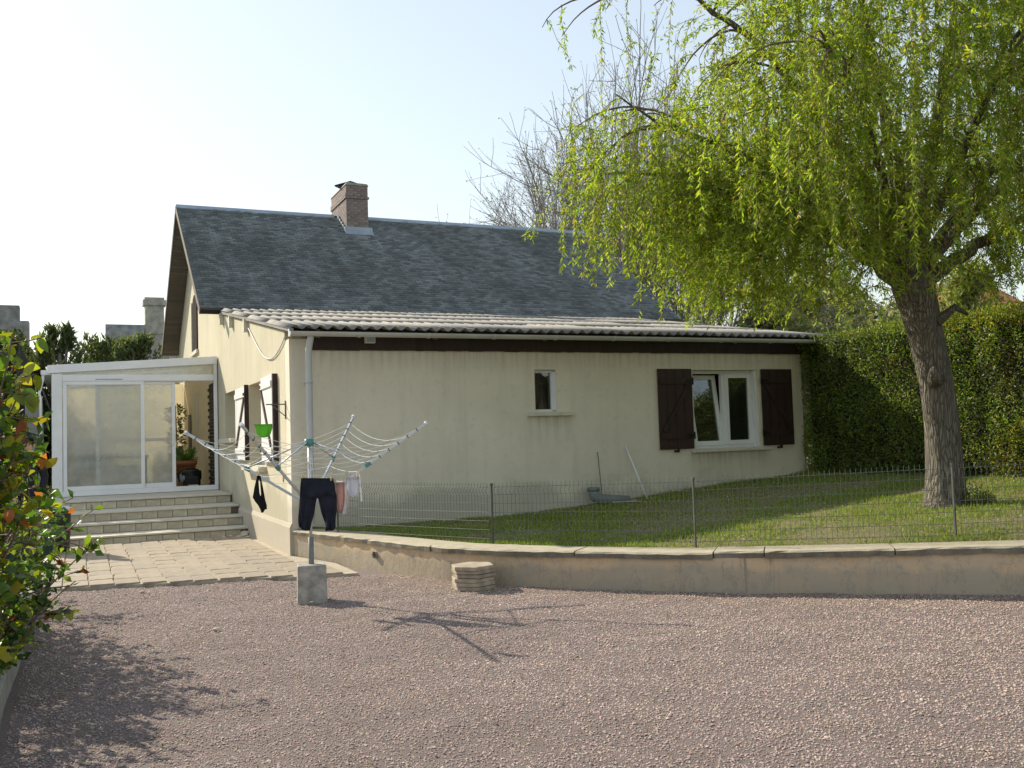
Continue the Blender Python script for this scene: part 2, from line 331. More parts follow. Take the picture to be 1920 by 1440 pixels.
class MB:
    def __init__(s): s.v = []; s.f = []; s.sm = []
    def quad(s, *p):
        i = len(s.v); s.v += [tuple(q) for q in p]; s.f.append(tuple(range(i, i+len(p)))); s.sm.append(False); return s
    def box(s, x0, x1, y0, y1, z0, z1):
        return s.hexa([(x0, y0, z0), (x1, y0, z0), (x1, y1, z0), (x0, y1, z0), (x0, y0, z1), (x1, y0, z1), (x1, y1, z1), (x0, y1, z1)])
    def hexa(s, p):
        i = len(s.v); s.v += [tuple(q) for q in p]
        for q in ((3, 2, 1, 0), (4, 5, 6, 7), (0, 1, 5, 4), (1, 2, 6, 5), (2, 3, 7, 6), (3, 0, 4, 7)):
            s.f.append(tuple(i+k for k in q)); s.sm.append(False)
        return s
    def bar(s, a, b, w, h, up=(0, 0, 1)):
        a = Vector(a); b = Vector(b); d = (b-a).normalized(); u = Vector(up)
        sx = d.cross(u).normalized()*w/2; uu = sx.cross(d).normalized()*h/2
        return s.hexa([a-sx-uu, a+sx-uu, b+sx-uu, b-sx-uu, a-sx+uu, a+sx+uu, b+sx+uu, b-sx+uu])
    def prism(s, poly, axis, a, b):
        """poly in the two other axes, extruded along axis from a to b"""
        def mk(u, v, t):
            return {'x': (t, u, v), 'y': (u, t, v), 'z': (u, v, t)}[axis]
        n = len(poly); i = len(s.v)
        s.v += [mk(u, v, a) for u, v in poly] + [mk(u, v, b) for u, v in poly]
        s.f.append(tuple(i+k for k in reversed(range(n)))); s.f.append(tuple(i+n+k for k in range(n))); s.sm += [False]*2
        for k in range(n):
            k2 = (k+1) % n; s.f.append((i+k, i+k2, i+n+k2, i+n+k)); s.sm.append(False)
        return s
    def tube(s, pts, r, n=6, caps=True):
        pts = [Vector([float(c) for c in p]) for p in pts]; rs = [float(c) for c in r] if isinstance(r, (list, tuple)) else [float(r)]*len(pts)
        i0 = len(s.v); ref = None
        for k, p in enumerate(pts):
            d = (pts[min(k+1, len(pts)-1)]-pts[max(k-1, 0)])
            d = d.normalized() if d.length > 1e-9 else Vector((0, 0, 1))
            if ref is None: ref = Vector((1, 0, 0)) if abs(d.x) < .8 else Vector((0, 1, 0))
            e = d.cross(ref).normalized(); g = e.cross(d).normalized(); ref = g if abs(d.dot(g)) < .9 else ref
            for j in range(n):
                t = 2*math.pi*j/n; s.v.append(tuple(p+rs[k]*(math.cos(t)*e+math.sin(t)*g)))
        for k in range(len(pts)-1):
            for j in range(n):
                a = i0+k*n+j; b = i0+k*n+(j+1) % n
                s.f.append((a, b, b+n, a+n)); s.sm.append(True)
        if caps:
            s.f.append(tuple(i0+j for j in reversed(range(n)))); s.sm.append(False)
            e0 = i0+(len(pts)-1)*n; s.f.append(tuple(e0+j for j in range(n))); s.sm.append(False)
        return s
    def lathe(s, c, prof, n=20):
        i0 = len(s.v)
        for r, z in prof:
            for j in range(n):
                t = 2*math.pi*j/n; s.v.append((c[0]+r*math.cos(t), c[1]+r*math.sin(t), c[2]+z))
        for k in range(len(prof)-1):
            for j in range(n):
                a = i0+k*n+j; b = i0+k*n+(j+1) % n; s.f.append((a, b, b+n, a+n)); s.sm.append(True)
        s.f.append(tuple(i0+j for j in reversed(range(n)))); s.sm.append(False)
        e0 = i0+(len(prof)-1)*n; s.f.append(tuple(e0+j for j in range(n))); s.sm.append(False)
        return s
    def mesh(s, name, mat, off=(0, 0, 0)):
        me = bpy.data.meshes.new(name); o = Vector(off)
        me.from_pydata([tuple(Vector(v)-o) for v in s.v], [], s.f)
        me.polygons.foreach_set('use_smooth', s.sm); me.materials.append(mat); me.update(); return me
    def build(s, name, mat, parent=None, bevel=0, at=None, kind=None):
        """verts are in world coordinates; origin = parent's origin or at"""
        if at is None: at = ORG[parent.name] if parent is not None else Vector((0, 0, 0))
        o = put(name, s.mesh(name, mat, at), parent, at)
        if bevel:
            b = o.modifiers.new('bevel', 'BEVEL'); b.width = bevel; b.segments = 2; b.limit_method = 'ANGLE'; b.angle_limit = R(40)
        if kind: o['kind'] = kind
        return o
def ctr(vs):
    a = np.array(vs); return Vector(((a.min(0)+a.max(0))/2).tolist())

def vnoise(P, seed=0):
    """cheap smooth 3-D value noise, P (N,3) -> 0..1"""
    P = np.asarray(P, float); i = np.floor(P).astype(np.int64); f = P-i; f = f*f*(3-2*f)
    def h(a):
        n = (a[:, 0]*374761393 + a[:, 1]*668265263 + a[:, 2]*2147483647 + seed*1442695041) & 0x7fffffff
        n = ((n ^ (n >> 13))*1274126177) & 0x7fffffff; n ^= n >> 16
        return (n & 0xffff)/65535.
    r = 0
    for dx in (0, 1):
        for dy in (0, 1):
            for dz in (0, 1):
                wgt = (f[:, 0] if dx else 1-f[:, 0])*(f[:, 1] if dy else 1-f[:, 1])*(f[:, 2] if dz else 1-f[:, 2])
                r = r + wgt*h(i+np.array([dx, dy, dz]))
    return r
def unit(A): return A/np.maximum(np.linalg.norm(A, axis=1, keepdims=True), 1e-9)
def leaf_arrays(P, D, N, L, W, C, fold=.25, seg=1):
    """leaves as folded diamonds (two quads sharing a midrib): base, 2 side points each half, tip"""
    D = unit(D); S = unit(np.cross(D, N)); Nn = unit(np.cross(S, D)); n = len(P)
    L = L[:, None]; W = W[:, None]
    b = P; t = P+D*L; l = P+D*L*.45+S*W*.5+Nn*W*fold; r = P+D*L*.45-S*W*.5+Nn*W*fold
    V = np.stack([b, l, t, r], 1).reshape(-1, 3)
    i = np.arange(n)*4
    F = np.concatenate([np.stack([i, i+1, i+2], 1), np.stack([i, i+2, i+3], 1)])
    return V, F, np.repeat(C, 4, 0)
def foliage(name, P, D, N, L, W, C, mat, parent, fold=.25, kind=None):
    V, F, c = leaf_arrays(P, D, N, L, W, C, fold)
    at = ORG[parent.name]; V = V-np.array(at)
    o = put(name, np_mesh(name, V, F, mat, False, c), parent, at)
    if kind: o['kind'] = kind
    return o
def rdir(n): return unit(rng.normal(size=(n, 3)))
def shade(cols, n, jit=.25):
    c = np.array(cols)[rng.integers(0, len(cols), n)]
    return np.clip(c*(1+rng.uniform(-jit, jit, (n, 1)))*(1+rng.uniform(-.1, .1, (n, 3))), .003, 1)

# ================================================================== GROUND
RW = [(.02, -.06), (.38, -1.19), (.70, -2.4), (1.07, -3.57), (1.5, -4.16), (2.01, -4.74), (2.55, -5.30), (3.16, -5.84), (4.1, -6.62), (5.05, -7.35), (6.5, -8.45), (8.2, -9.7), (9.8, -10.9)]
def resample(pl, step):
    pl = np.array(pl, float); d = np.r_[0, np.cumsum(np.linalg.norm(np.diff(pl, axis=0), axis=1))]
    t = np.linspace(0, d[-1], max(2, int(d[-1]/step)+1)); return np.stack([np.interp(t, d, pl[:, k]) for k in range(pl.shape[1])], 1)
RWs = resample(RW, .12)
for _ in range(6):
    RWs[1:-1] = (RWs[:-2]+2*RWs[1:-1]+RWs[2:])/4
tan = np.gradient(RWs, axis=0); tan /= np.linalg.norm(tan, axis=1, keepdims=True)
nin = np.stack([-tan[:, 1], tan[:, 0]], 1)          # towards the lawn
s_len = np.r_[0, np.cumsum(np.linalg.norm(np.diff(RWs, axis=0), axis=1))]
def rw_top(x): return .37+.028*max(0, x-2.8)
def lawn_z(x, y):
    x = np.asarray(x, float); y = np.asarray(y, float)
    return .345+.0745*np.maximum(0, x-3.1)*(1/(1+np.exp(-(x-3.1)*2)))+.02*(vnoise(np.stack([x*1.3, y*1.3, x*0], 1) if x.ndim else np.array([[x*1.3, y*1.3, 0]]), 5)-.5)
def lz(x, y): return float(lawn_z(np.array([x]), np.array([y]))[0])

g = MB(); g.quad((-400, -400, -.06), (400, -400, -.06), (400, 400, -.06), (-400, 400, -.06))
nm(g.build('ground', MT['land']), kind='structure')
# gravel sheet with soft undulations
nx, ny = 150, 130
gx = np.linspace(-6.2, 11, nx); gy = np.linspace(-15.5, -1.2, ny)
X, Y = np.meshgrid(gx, gy); P = np.stack([X.ravel(), Y.ravel(), 0*X.ravel()], 1)
def gz(x, y):
    q = np.stack([x, y, 0*x], 1); return -.012+.022*(vnoise(q*1.1, 1)-.5)+.016*(vnoise(q*4, 2)-.5)
P[:, 2] = gz(P[:, 0], P[:, 1])
idx = np.arange(nx*ny).reshape(ny, nx)
F = np.stack([idx[:-1, :-1], idx[:-1, 1:], idx[1:, 1:], idx[1:, :-1]], -1).reshape(-1, 4)
gravel = nm(put('gravel_yard', np_mesh('gravel_yard', P, F, MT['gravel'], True)), kind='structure')
# loose stones
def inside_front(x, y):
    """True on the gravel side of the retaining wall"""
    d = (x[:, None]-RWs[None, ::3, 0])**2+(y[:, None]-RWs[None, ::3, 1])**2; k = d.argmin(1)
    q = RWs[::3][k]; nn = nin[::3][k]
    return ((x-q[:, 0])*nn[:, 0]+(y-q[:, 1])*nn[:, 1]) < -.005
def patio_edge(x): return -1.48-.29*(x+2.68)+.03*np.sin(x*5)
N = 230000
cx, cy = -2.69, -13.51
ang = yaw+rng.uniform(R(-32), R(32), N); dist = 3.6+(13.2-3.6)*rng.random(N)**.8
sx = cx+dist*np.sin(ang); sy = cy+dist*np.cos(ang)
ok = (sx > -3.06) & inside_front(sx, sy) & (sy < patio_edge(sx)-.01)
sx, sy, dist = sx[ok], sy[ok], dist[ok]; n = len(sx)
sz = rng.uniform(.0038, .0076, n)*(1+.5*(rng.random(n) > .95))*(.8+.035*dist)
base = gz(sx, sy)
oct_ = np.array([[1, 0, 0], [0, 1, 0], [-1, 0, 0], [0, -1, 0], [0, 0, .7], [0, 0, -.7]], float)
Vx = oct_[None]*(1+rng.uniform(-.45, .45, (n, 6, 1)))
a = rng.uniform(0, 6.28, n); ca, sa = np.cos(a)[:, None], np.sin(a)[:, None]
Vr = np.stack([Vx[..., 0]*ca-Vx[..., 1]*sa, Vx[..., 0]*sa+Vx[..., 1]*ca, Vx[..., 2]+.5*Vx[..., 0]*rng.uniform(-1, 1, (n, 1))], -1)*sz[:, None, None]
Vr += np.stack([sx, sy, base+sz*.35], 1)[:, None]
of = np.array([[0, 1, 4], [1, 2, 4], [2, 3, 4], [3, 0, 4]])
Fs = (np.arange(n)[:, None, None]*6+of[None]).reshape(-1, 3)
cs = shade([(.43, .335, .305), (.37, .285, .26), (.46, .375, .335), (.29, .22, .205), (.40, .295, .26), (.48, .41, .34), (.23, .175, .16), (.39, .32, .285)], n, .17)
big = vnoise(np.stack([sx*.8, sy*.8, 0*sx], 1), 9); big2 = vnoise(np.stack([sx*2.6+sy, sy*2.6, 0*sx], 1), 10); cs *= (.80+.26*big+.16*big2)[:, None]*np.array([1.05, 1.0, .97])
edge = np.clip(1-((RWs[None, ::6, 0]-sx[:, None])**2+(RWs[None, ::6, 1]-sy[:, None])**2).min(1)**.5/1.0, 0, 1)
cs = cs*(1-.55*edge[:, None])+np.array([.46, .33, .22])*.55*edge[:, None]
cs[rng.random(n) > .9975] = (.62, .58, .5)
nm(put('gravel_stones', np_mesh('gravel_stones', Vr.reshape(-1, 3), Fs, MT['stones'], False, np.repeat(cs, 6, 0))), kind='stuff')

# a few pale pebbles lying on the gravel, single things
peb = [(-2.06, -2.2), (-2.00, -2.32), (-2.38, -4.0), (-1.63, -4.9), (-1.42, -5.15), (-.62, -3.98), (-.22, -4.45), (-1.5, -9.1)]
def pebble(r, seed):
    bm = bmesh.new(); bmesh.ops.create_icosphere(bm, subdivisions=2, radius=r); rr = random.Random(seed)
    for v in bm.verts: v.co *= 1+rr.uniform(-.16, .16); v.co.z *= .6; v.co.x *= 1.25
    me = bpy.data.meshes.new('pebble'); bm.to_mesh(me); bm.free(); me.materials.append(MT['pebble']); return me
MT['pebble'] = simple('pale pebble', (.58, .50, .38), .8, .15, 20)
plabels = ['pale stone at the patio edge, farther of the touching pair', 'pale stone at the patio edge, nearer of the touching pair', 'small pale stone in the shrub shadow on the gravel',
           'pale flat stone lying at the tip of the shrub shadow', 'small pale stone just beyond the tip of the shrub shadow', 'pale stone at the foot of the concrete dryer base', 'pale stone in the shadow beside the dryer base', 'pale stone on the near gravel at the shadow edge']
for k, (x, y) in enumerate(peb):
    o = put('pebble', pebble(.016 if k not in (0, 3) else .024, k), None, (x, y, .012)); nm(o, plabels[k], 'stone', 'pale stones lying on the gravel')

n = 260; lx = rng.uniform(-3, 5, n); ly = rng.uniform(-10.5, -2.2, n); okl = inside_front(lx, ly); lx, ly = lx[okl], ly[okl]; n = len(lx)
Vv, Ff, Cc = leaf_arrays(np.c_[lx, ly, gz(lx, ly)+.012], np.c_[rng.normal(0, 1, (n, 2)), rng.normal(0, .1, n)], np.c_[rng.normal(0, .3, (n, 2)), np.ones(n)], rng.uniform(.02, .055, n), rng.uniform(.005, .014, n), shade([(.45, .36, .20), (.30, .22, .12), (.22, .24, .08)], n), .15)
nm(put('blown_leaves', np_mesh('blown_leaves', Vv, Ff, MT['grass'], False, Cc)), kind='stuff')
# patio: bed + pavers, each its own piece
pat = MB()
pe = [(x, float(patio_edge(np.array(x)))) for x in np.linspace(-4.6, .30, 26)]
poly = pe+[(.30, -1.2), (0.0, -.1), (0.0, 6.0), (-4.6, 6.0)]
pat.prism(poly, 'z', -.05, .024)
patio = nm(pat.build('patio', MT['joint']), kind='structure'); ORG[patio.name] = Vector((0, 0, 0))
pvm = []
for k in range(5):
    rr = random.Random(k); b = MB(); a, c, h = .131, .222, .020
    e = lambda s: rr.uniform(-.006, .006)
    lo = [(-a, -c), (a, -c), (a, c), (-a, c)]; lo = [(x+e(0), y+e(0)) for x, y in lo]
    hi = [(x*.94, y*.965) for x, y in lo]
    b.hexa([(x, y, 0) for x, y in lo]+[(x, y, h+rr.uniform(-.002, .002)) for x, y in hi]); pvm.append(b.mesh('paver', MT['paver']))
th = R(-1.0); row = 0; cnt = 0
for i in range(17):
    for j in range(16):
        x = -4.35+i*.272+rng.uniform(-.004, .004); y = float(patio_edge(np.array(x)))+.232+j*.456+(.0 if i % 2 else -.005)+rng.uniform(-.004, .004)-(.22 if i % 2 and j else 0)*0
        if y+.2 > 3.7 or x > -.10 and y > -.35 or x+.13 > .02+(-y*.1 if y < -.3 else 0) or x < -4.4: continue
        o = put('paver', pvm[rng.integers(0, 5)], patio, (x, y, .0225+rng.uniform(-.0015, .0015))); o.rotation_euler = (rng.uniform(-.008, .008), rng.uniform(-.008, .008), rng.uniform(-.012, .012)); cnt += 1

# ================================================================== RETAINING WALL
rwt = thing('retaining_wall', (2.0, -4.74, 0), 'low curved retaining wall of old stained render between gravel and lawn', 'wall')
n = len(RWs); inn = RWs+nin*.36
V = []; 
zt = np.array([rw_top(x)-.055 for x in RWs[:, 0]])
wob = .012*(vnoise(np.stack([s_len*2, 0*s_len, 0*s_len], 1), 3)-.5)
b = MB()
for k in range(n-1):
    p0, p1 = RWs[k]+nin[k]*wob[k], RWs[k+1]+nin[k+1]*wob[k+1]; q0, q1 = inn[k], inn[k+1]
    b.quad((*p0, -.06), (*p1, -.06), (*p1, zt[k+1]), (*p0, zt[k])); b.quad((*q1, -.06), (*q0, -.06), (*q0, zt[k]), (*q1, zt[k+1]))
    b.quad((*p0, zt[k]), (*p1, zt[k+1]), (*q1, zt[k+1]), (*q0, zt[k]))
b.quad((*RWs[0], -.06), (*RWs[0], zt[0]), (*inn[0], zt[0]), (*inn[0], -.06))
o = b.build('wall_body', MT['rw'], rwt)
# coping lengths, cracked apart
cuts = [0, 1.55, 3.2, 5.05, 6.45, 6.93, 8.1, 9.6, 11.2, 12.9, 15.2]
for c0, c1 in zip(cuts[:-1], cuts[1:]):
    b = MB(); t = np.linspace(c0+.006, min(c1, s_len[-1])-.006, max(4, int((c1-c0)/.10)))
    pr = []; lift = rng.uniform(-.004, .006)
    short = (c0 == 6.45)
    for k, tt in enumerate(t):
        x = np.interp(tt, s_len, RWs[:, 0]); y = np.interp(tt, s_len, RWs[:, 1]); nn = np.array([np.interp(tt, s_len, nin[:, 0]), np.interp(tt, s_len, nin[:, 1])])
        z0 = rw_top(x)-.055; j = lambda a: float(rng.uniform(-a, a))
        pf = np.array([x, y])-nn*(.030+j(.012)+(-.03 if short else 0)); pb = np.array([x, y])+nn*(.39+j(.008))
        pc = np.array([x, y])-nn*(.006+j(.008)+(-.03 if short else 0))
        pr.append([(*pf, z0-.004+j(.007)), (*pf, z0+.042+j(.004)+lift), (*pc, z0+.058+lift+j(.002)), (*pb, z0+.060+lift+j(.002)), (*pb, z0)])
    for k in range(len(pr)-1):
        for m_ in range(5): b.quad(pr[k][m_], pr[k+1][m_], pr[k+1][(m_+1) % 5], pr[k][(m_+1) % 5])
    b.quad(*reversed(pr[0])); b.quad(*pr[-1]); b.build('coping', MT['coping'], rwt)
# drain pipe in the wall face
k = int(np.argmin(abs(s_len-2.05))); p = RWs[k]; d3 = Vector((-nin[k][0], -nin[k][1], 0)); p3 = Vector((p[0], p[1], .185))
b = MB(); b.tube([p3-d3*.05, p3+d3*.035], .042, 12, False); b.tube([p3-d3*.05, p3+d3*.033], .030, 12, False); b.build('drain_pipe', MT['concrete'], rwt)
b = MB(); b.tube([p3+d3*.004, p3+d3*.006], .031, 12); b.build('pipe_shade_disc', MT['black'], rwt)  # black disc painted as the shade inside the drain pipe

# ================================================================== LAWN
far = resample([(.0, .02), (9.3, .02)], .3); far2 = resample([(9.3, .02), (9.3, -10.6)], .3)
FR = np.concatenate([far, far2]); nl = 110
t = np.linspace(0, 1, nl)
def along(pl, t):
    d = np.r_[0, np.cumsum(np.linalg.norm(np.diff(pl, axis=0), axis=1))]; d /= d[-1]
    return np.stack([np.interp(t, d, pl[:, k]) for k in (0, 1)], 1)
A = along(RWs+nin*.36, t); B = along(FR, t); m_ = 70
S = np.linspace(0, 1, m_)[:, None, None]; G = A[None]*(1-S)+B[None]*S
xy = G.reshape(-1, 2); z = lawn_z(xy[:, 0], xy[:, 1])
zz = z.reshape(m_, nl); cap = np.array([rw_top(x)-.02 for x in A[:, 0]])
for k in range(8):
    wgt = 1-k/8; zz[k] = zz[k]*(1-wgt)+np.minimum(zz[k], cap)*wgt if k else cap
V = np.c_[xy, zz.ravel()]; idx = np.arange(m_*nl).reshape(m_, nl)
F = np.stack([idx[:-1, :-1], idx[:-1, 1:], idx[1:, 1:], idx[1:, :-1]], -1).reshape(-1, 4)
nm(put('lawn', np_mesh('lawn', V, F, MT['lawn'], True)), kind='structure')
# grass blades and dead leaves
N = 200000
ti = rng.random(N); si = rng.random(N)
ga = along(RWs+nin*.40, ti); gb = along(FR, ti); gp = ga*(1-si[:, None])+gb*si[:, None]
dcam = np.hypot(gp[:, 0]-cx, gp[:, 1]-cy)
patch = vnoise(np.stack([gp[:, 0]*1.2, gp[:, 1]*1.2, gp[:, 0]*0], 1), 21)*.6+vnoise(np.stack([gp[:, 0]*4, gp[:, 1]*4, gp[:, 0]*0], 1), 22)*.4
keep = rng.random(N) < np.clip(2.3*(patch-.16), .25, 1)
gp, patch = gp[keep], patch[keep]; n = len(gp)
gzv = lawn_z(gp[:, 0], gp[:, 1])
zrow = np.interp(np.clip(si[keep]*m_, 0, m_-1), np.arange(m_), np.linspace(0, 1, m_))
capz = np.array([rw_top(x)-.02 for x in ga[keep][:, 0]]); wgt = np.clip(1-si[keep]*(m_-1)/8, 0, 1); gzv = gzv*(1-wgt)+np.minimum(gzv, capz)*wgt
P = np.c_[gp, gzv-.006]; D = np.c_[rng.normal(0, .45, (n, 2)), np.ones(n)]; 
cg = shade([(.23, .31, .05), (.29, .355, .06), (.18, .25, .042), (.36, .36, .09)], n, .25)
dead = (rng.random(n) < .12+.4*(patch < .45)); cg[dead] = shade([(.40, .31, .16), (.33, .25, .13), (.45, .37, .21)], dead.sum(), .25)
Lg = rng.uniform(.025, .065, n)*(.6+.9*patch); Lg[dead] *= .6
Vv, Ff, Cc = leaf_arrays(P, D, rdir(n), Lg, rng.uniform(.006, .011, n), cg, .1)
nm(put('grass', np_mesh('grass', Vv, Ff, MT['grass'], False, Cc)), kind='stuff')
N = 9000; ti = rng.random(N); si = rng.random(N)**.8; ga = along(RWs+nin*.5, ti); gb = along(FR, ti); gp = ga*(1-si[:, None])+gb*si[:, None]
P = np.c_[gp, lawn_z(gp[:, 0], gp[:, 1])+rng.uniform(.005, .03, N)]
D = np.c_[rng.normal(0, 1, (N, 2)), rng.normal(0, .2, N)]; Nn = np.c_[rng.normal(0, .4, (N, 2)), np.ones(N)]
Vv, Ff, Cc = leaf_arrays(P, D, Nn, rng.uniform(.03, .06, N), rng.uniform(.012, .025, N), shade([(.36, .29, .18), (.28, .20, .11), (.42, .36, .26)], N), .2)
nm(put('fallen_leaves', np_mesh('fallen_leaves', Vv, Ff, MT['grass'], False, Cc)), kind='stuff')
#@@HOUSE
# ================================================================== HOUSE
house = thing('house', (0, 0, 0), 'cream rendered cottage with dark slate roof, brick chimney and corrugated lean-to', 'house')
def wall_x(mb, y0, y1, x0, x1, z0, z1, ops):
    """wall running along x, openings (xa, xb, za, zb)"""
    xs = sorted({x0, x1, *[o[0] for o in ops], *[o[1] for o in ops]})
    for a, b in zip(xs[:-1], xs[1:]):
        o = [q for q in ops if q[0] <= a+1e-6 and q[1] >= b-1e-6]
        if not o: mb.box(a, b, y0, y1, z0, z1)
        else: mb.box(a, b, y0, y1, z0, o[0][2]); mb.box(a, b, y0, y1, o[0][3], z1)
def wall_y(mb, x0, x1, y0, y1, z0, z1, ops):
    ys = sorted({y0, y1, *[o[0] for o in ops], *[o[1] for o in ops]})
    for a, b in zip(ys[:-1], ys[1:]):
        o = [q for q in ops if q[0] <= a+1e-6 and q[1] >= b-1e-6]
        if not o: mb.box(x0, x1, a, b, z0, z1)
        else: mb.box(x0, x1, a, b, z0, o[0][2]); mb.box(x0, x1, a, b, o[0][3], z1)
SLOPE = .1655
def lean_z(y): return 3.13+SLOPE*(y+.3)
SM = (3.77, 4.14, 1.93, 2.59); BG = (6.70, 8.03, 1.26, 2.585)
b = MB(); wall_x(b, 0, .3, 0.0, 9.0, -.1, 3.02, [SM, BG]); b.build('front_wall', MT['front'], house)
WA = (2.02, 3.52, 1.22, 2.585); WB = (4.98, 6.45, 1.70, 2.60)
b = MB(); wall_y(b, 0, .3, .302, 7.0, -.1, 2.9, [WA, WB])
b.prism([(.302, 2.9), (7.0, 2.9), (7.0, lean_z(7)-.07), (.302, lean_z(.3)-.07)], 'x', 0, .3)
b.build('side_wall', MT['side'], house)
# plinth of the side wall
b = MB(); b.prism([(-.035, -.1), (-.002, -.1), (-.002, .46), (-.012, .455), (-.035, .40)], 'y', .0, 4.9)
b.build('plinth', MT['plinth'], house)
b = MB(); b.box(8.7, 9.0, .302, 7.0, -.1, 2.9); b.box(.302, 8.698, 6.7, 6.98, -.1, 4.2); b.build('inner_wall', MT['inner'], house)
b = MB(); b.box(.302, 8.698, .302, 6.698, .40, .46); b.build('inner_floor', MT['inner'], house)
# ---- main body and gables
YR, ZR, YE, ZE = 11.4, 7.53, 6.6, 4.35; K = (ZR-ZE)/(YR-YE); YB = 2*YR-YE
def main_z(y): return ZE+K*(y-YE) if y <= YR else ZR-K*(y-YR)
for x0, mname in ((0.0, 'side'), (10.4, 'front')):
    b = MB(); q = [(7.002, -.1), (15.8, -.1), (15.8, main_z(15.8)-.16), (YR, ZR-.16), (7.002, main_z(7)-.16)]
    b.prism(q, 'x', x0, x0+.3); b.build('gable_wall', MT[mname], house)
b = MB(); b.box(.302, 10.398, 15.5, 15.8, -.1, main_z(15.8)-.2); b.build('back_wall', MT['front'], house)
# arched gable opening with dark leaf
b = MB(); a0, a1, zb, zs = 11.02, 11.98, 3.93, 5.0
arc = [(a0, zb), (a1, zb), (a1, zs)]+[((a0+a1)/2+.48*math.cos(t), zs+.33*math.sin(t)) for t in np.linspace(.2, math.pi-.2, 9)]+[(a0, zs)]
b.prism(arc, 'x', -.03, -.002); b.build('arched_shutter', MT['dark_leaf'], house)
b = MB(); b.box(-.06, -.002, 10.9, 12.2, 3.84, 3.93); b.build('arched_sill', MT['sillstone'], house)
b = MB(); b.box(-.05, -.002, 12.02, 12.14, 3.93, 5.2); b.build('arched_trim', MT['sillstone'], house)

# ---- main roof deck, soffit boards, verge, ridge
XL, XR = -.43, 11.0; T = .10
b = MB()
b.prism([(YE, ZE-T), (YR, ZR-T), (YB, ZE-T), (YB, ZE-.015), (YR, ZR-.015), (YE, ZE-.015)], 'x', XL, XR); b.build('roof_deck', MT['soffit'], house)
bd = MB(); L = .122; nrm = Vector((0, -K, 1)).normalized()
sl_len = math.hypot(YR-YE, ZR-ZE); ds = Vector((0, YR-YE, ZR-ZE)).normalized()
sb = MB(); sb.box(0, .425, 0, .114, -.014, 0); sbm = sb.mesh('soffit_board', MT['soffit'])
for side in (0, 1):
    k = 0
    while k*.122 < sl_len-.2:
        d = k*.122+.03; y = YE+ds.y*d if not side else YB-ds.y*d; zc = ZE+ds.z*d
        o = put('soffit_board', sbm, house, (XL+.002, y, zc-T-.018))
        o.rotation_euler = (math.atan(K) if not side else math.pi-math.atan(K), 0, 0)
        if side: o.location.z -= .016
        k += 1
for a, c, sgn in (((YE, ZE), (YR, ZR), 1), ((YB, ZE), (YR, ZR), -1)):
    b = MB(); b.bar((XL-.012, a[0], a[1]-.075), (XL-.012, c[0], c[1]-.075), .022, .15, (0, 0, 1)); b.build('verge_board', MT['soffit'], house)
b = MB(); b.prism([(YR-.17, ZR-.088), (YR, ZR+.035), (YR+.17, ZR-.088), (YR+.16, ZR-.10), (YR, ZR+.0), (YR-.16, ZR-.10)], 'x', XL-.01, 3.5)
b.prism([(YR-.17, ZR-.088), (YR, ZR+.035), (YR+.17, ZR-.088), (YR+.16, ZR-.10), (YR, ZR+.0), (YR-.16, ZR-.10)], 'x', 4.28, XR+.01)
b.build('ridge_capping', MT['zinc'], house)
# slates, real overlapping pieces on the front slope; too small to pick apart
rows = int(sl_len/.108); V = []; Fq = []; Cq = []
for side in (0, 1):
    for r in range(rows+1):
        wdt = .17; off = (r % 2)*wdt/2; xs = np.arange(XL-.01-off, XR, wdt); s0 = -.02+r*.108
        if side and r % 3: continue
        ex = .125 if not side else .33
        for x in xs:
            xa, xb = max(x+.003, XL-.015), min(x+wdt-.003, XR+.015)
            if xb-xa < .03: continue
            j = rng.uniform(-.004, .004); l0 = .018+rng.uniform(0, .010); l1 = .004
            def pt(xx, s, h):
                y = YE+ds.y*s; zz = ZE+ds.z*s; y -= h*ds.z; zz += h*ds.y
                return (xx, y if not side else 2*YR-y, zz)
            i = len(V); tw = rng.uniform(-.003, .003)
            V += [pt(xa, s0+j, -.004), pt(xb, s0+j, -.004), pt(xb, s0+j, l0+tw), pt(xa, s0+j, l0-tw), pt(xb, min(s0+ex, sl_len), l1), pt(xa, min(s0+ex, sl_len), l1)]
            Fq += [(i, i+1, i+2, i+3), (i+3, i+2, i+4, i+5)]
            u = rng.random(); c = np.array([.19, .21, .212])*(.6+.75*u)
            if rng.random() < .06: c = np.array([.27, .285, .275])
            Cq += [c]*6
o = put('slates', np_mesh('slates', V, Fq, MT['slate'], False, np.array(Cq)), house, (0, 0, 0)); o['kind'] = 'stuff'
# eaves: black fascia
b = MB(); b.box(.02, 11.0, 6.62, 6.65, ZE-.20, ZE-.045); b.box(.02, 11.0, 6.65, 7.0, ZE-.2, ZE-.18); b.build('eaves_fascia', MT['blackfascia'], house)
b = MB(); b.box(XL, .0, 6.58, 6.66, ZE-.13, ZE-.05); b.build('eaves_end', MT['blackfascia'], house)

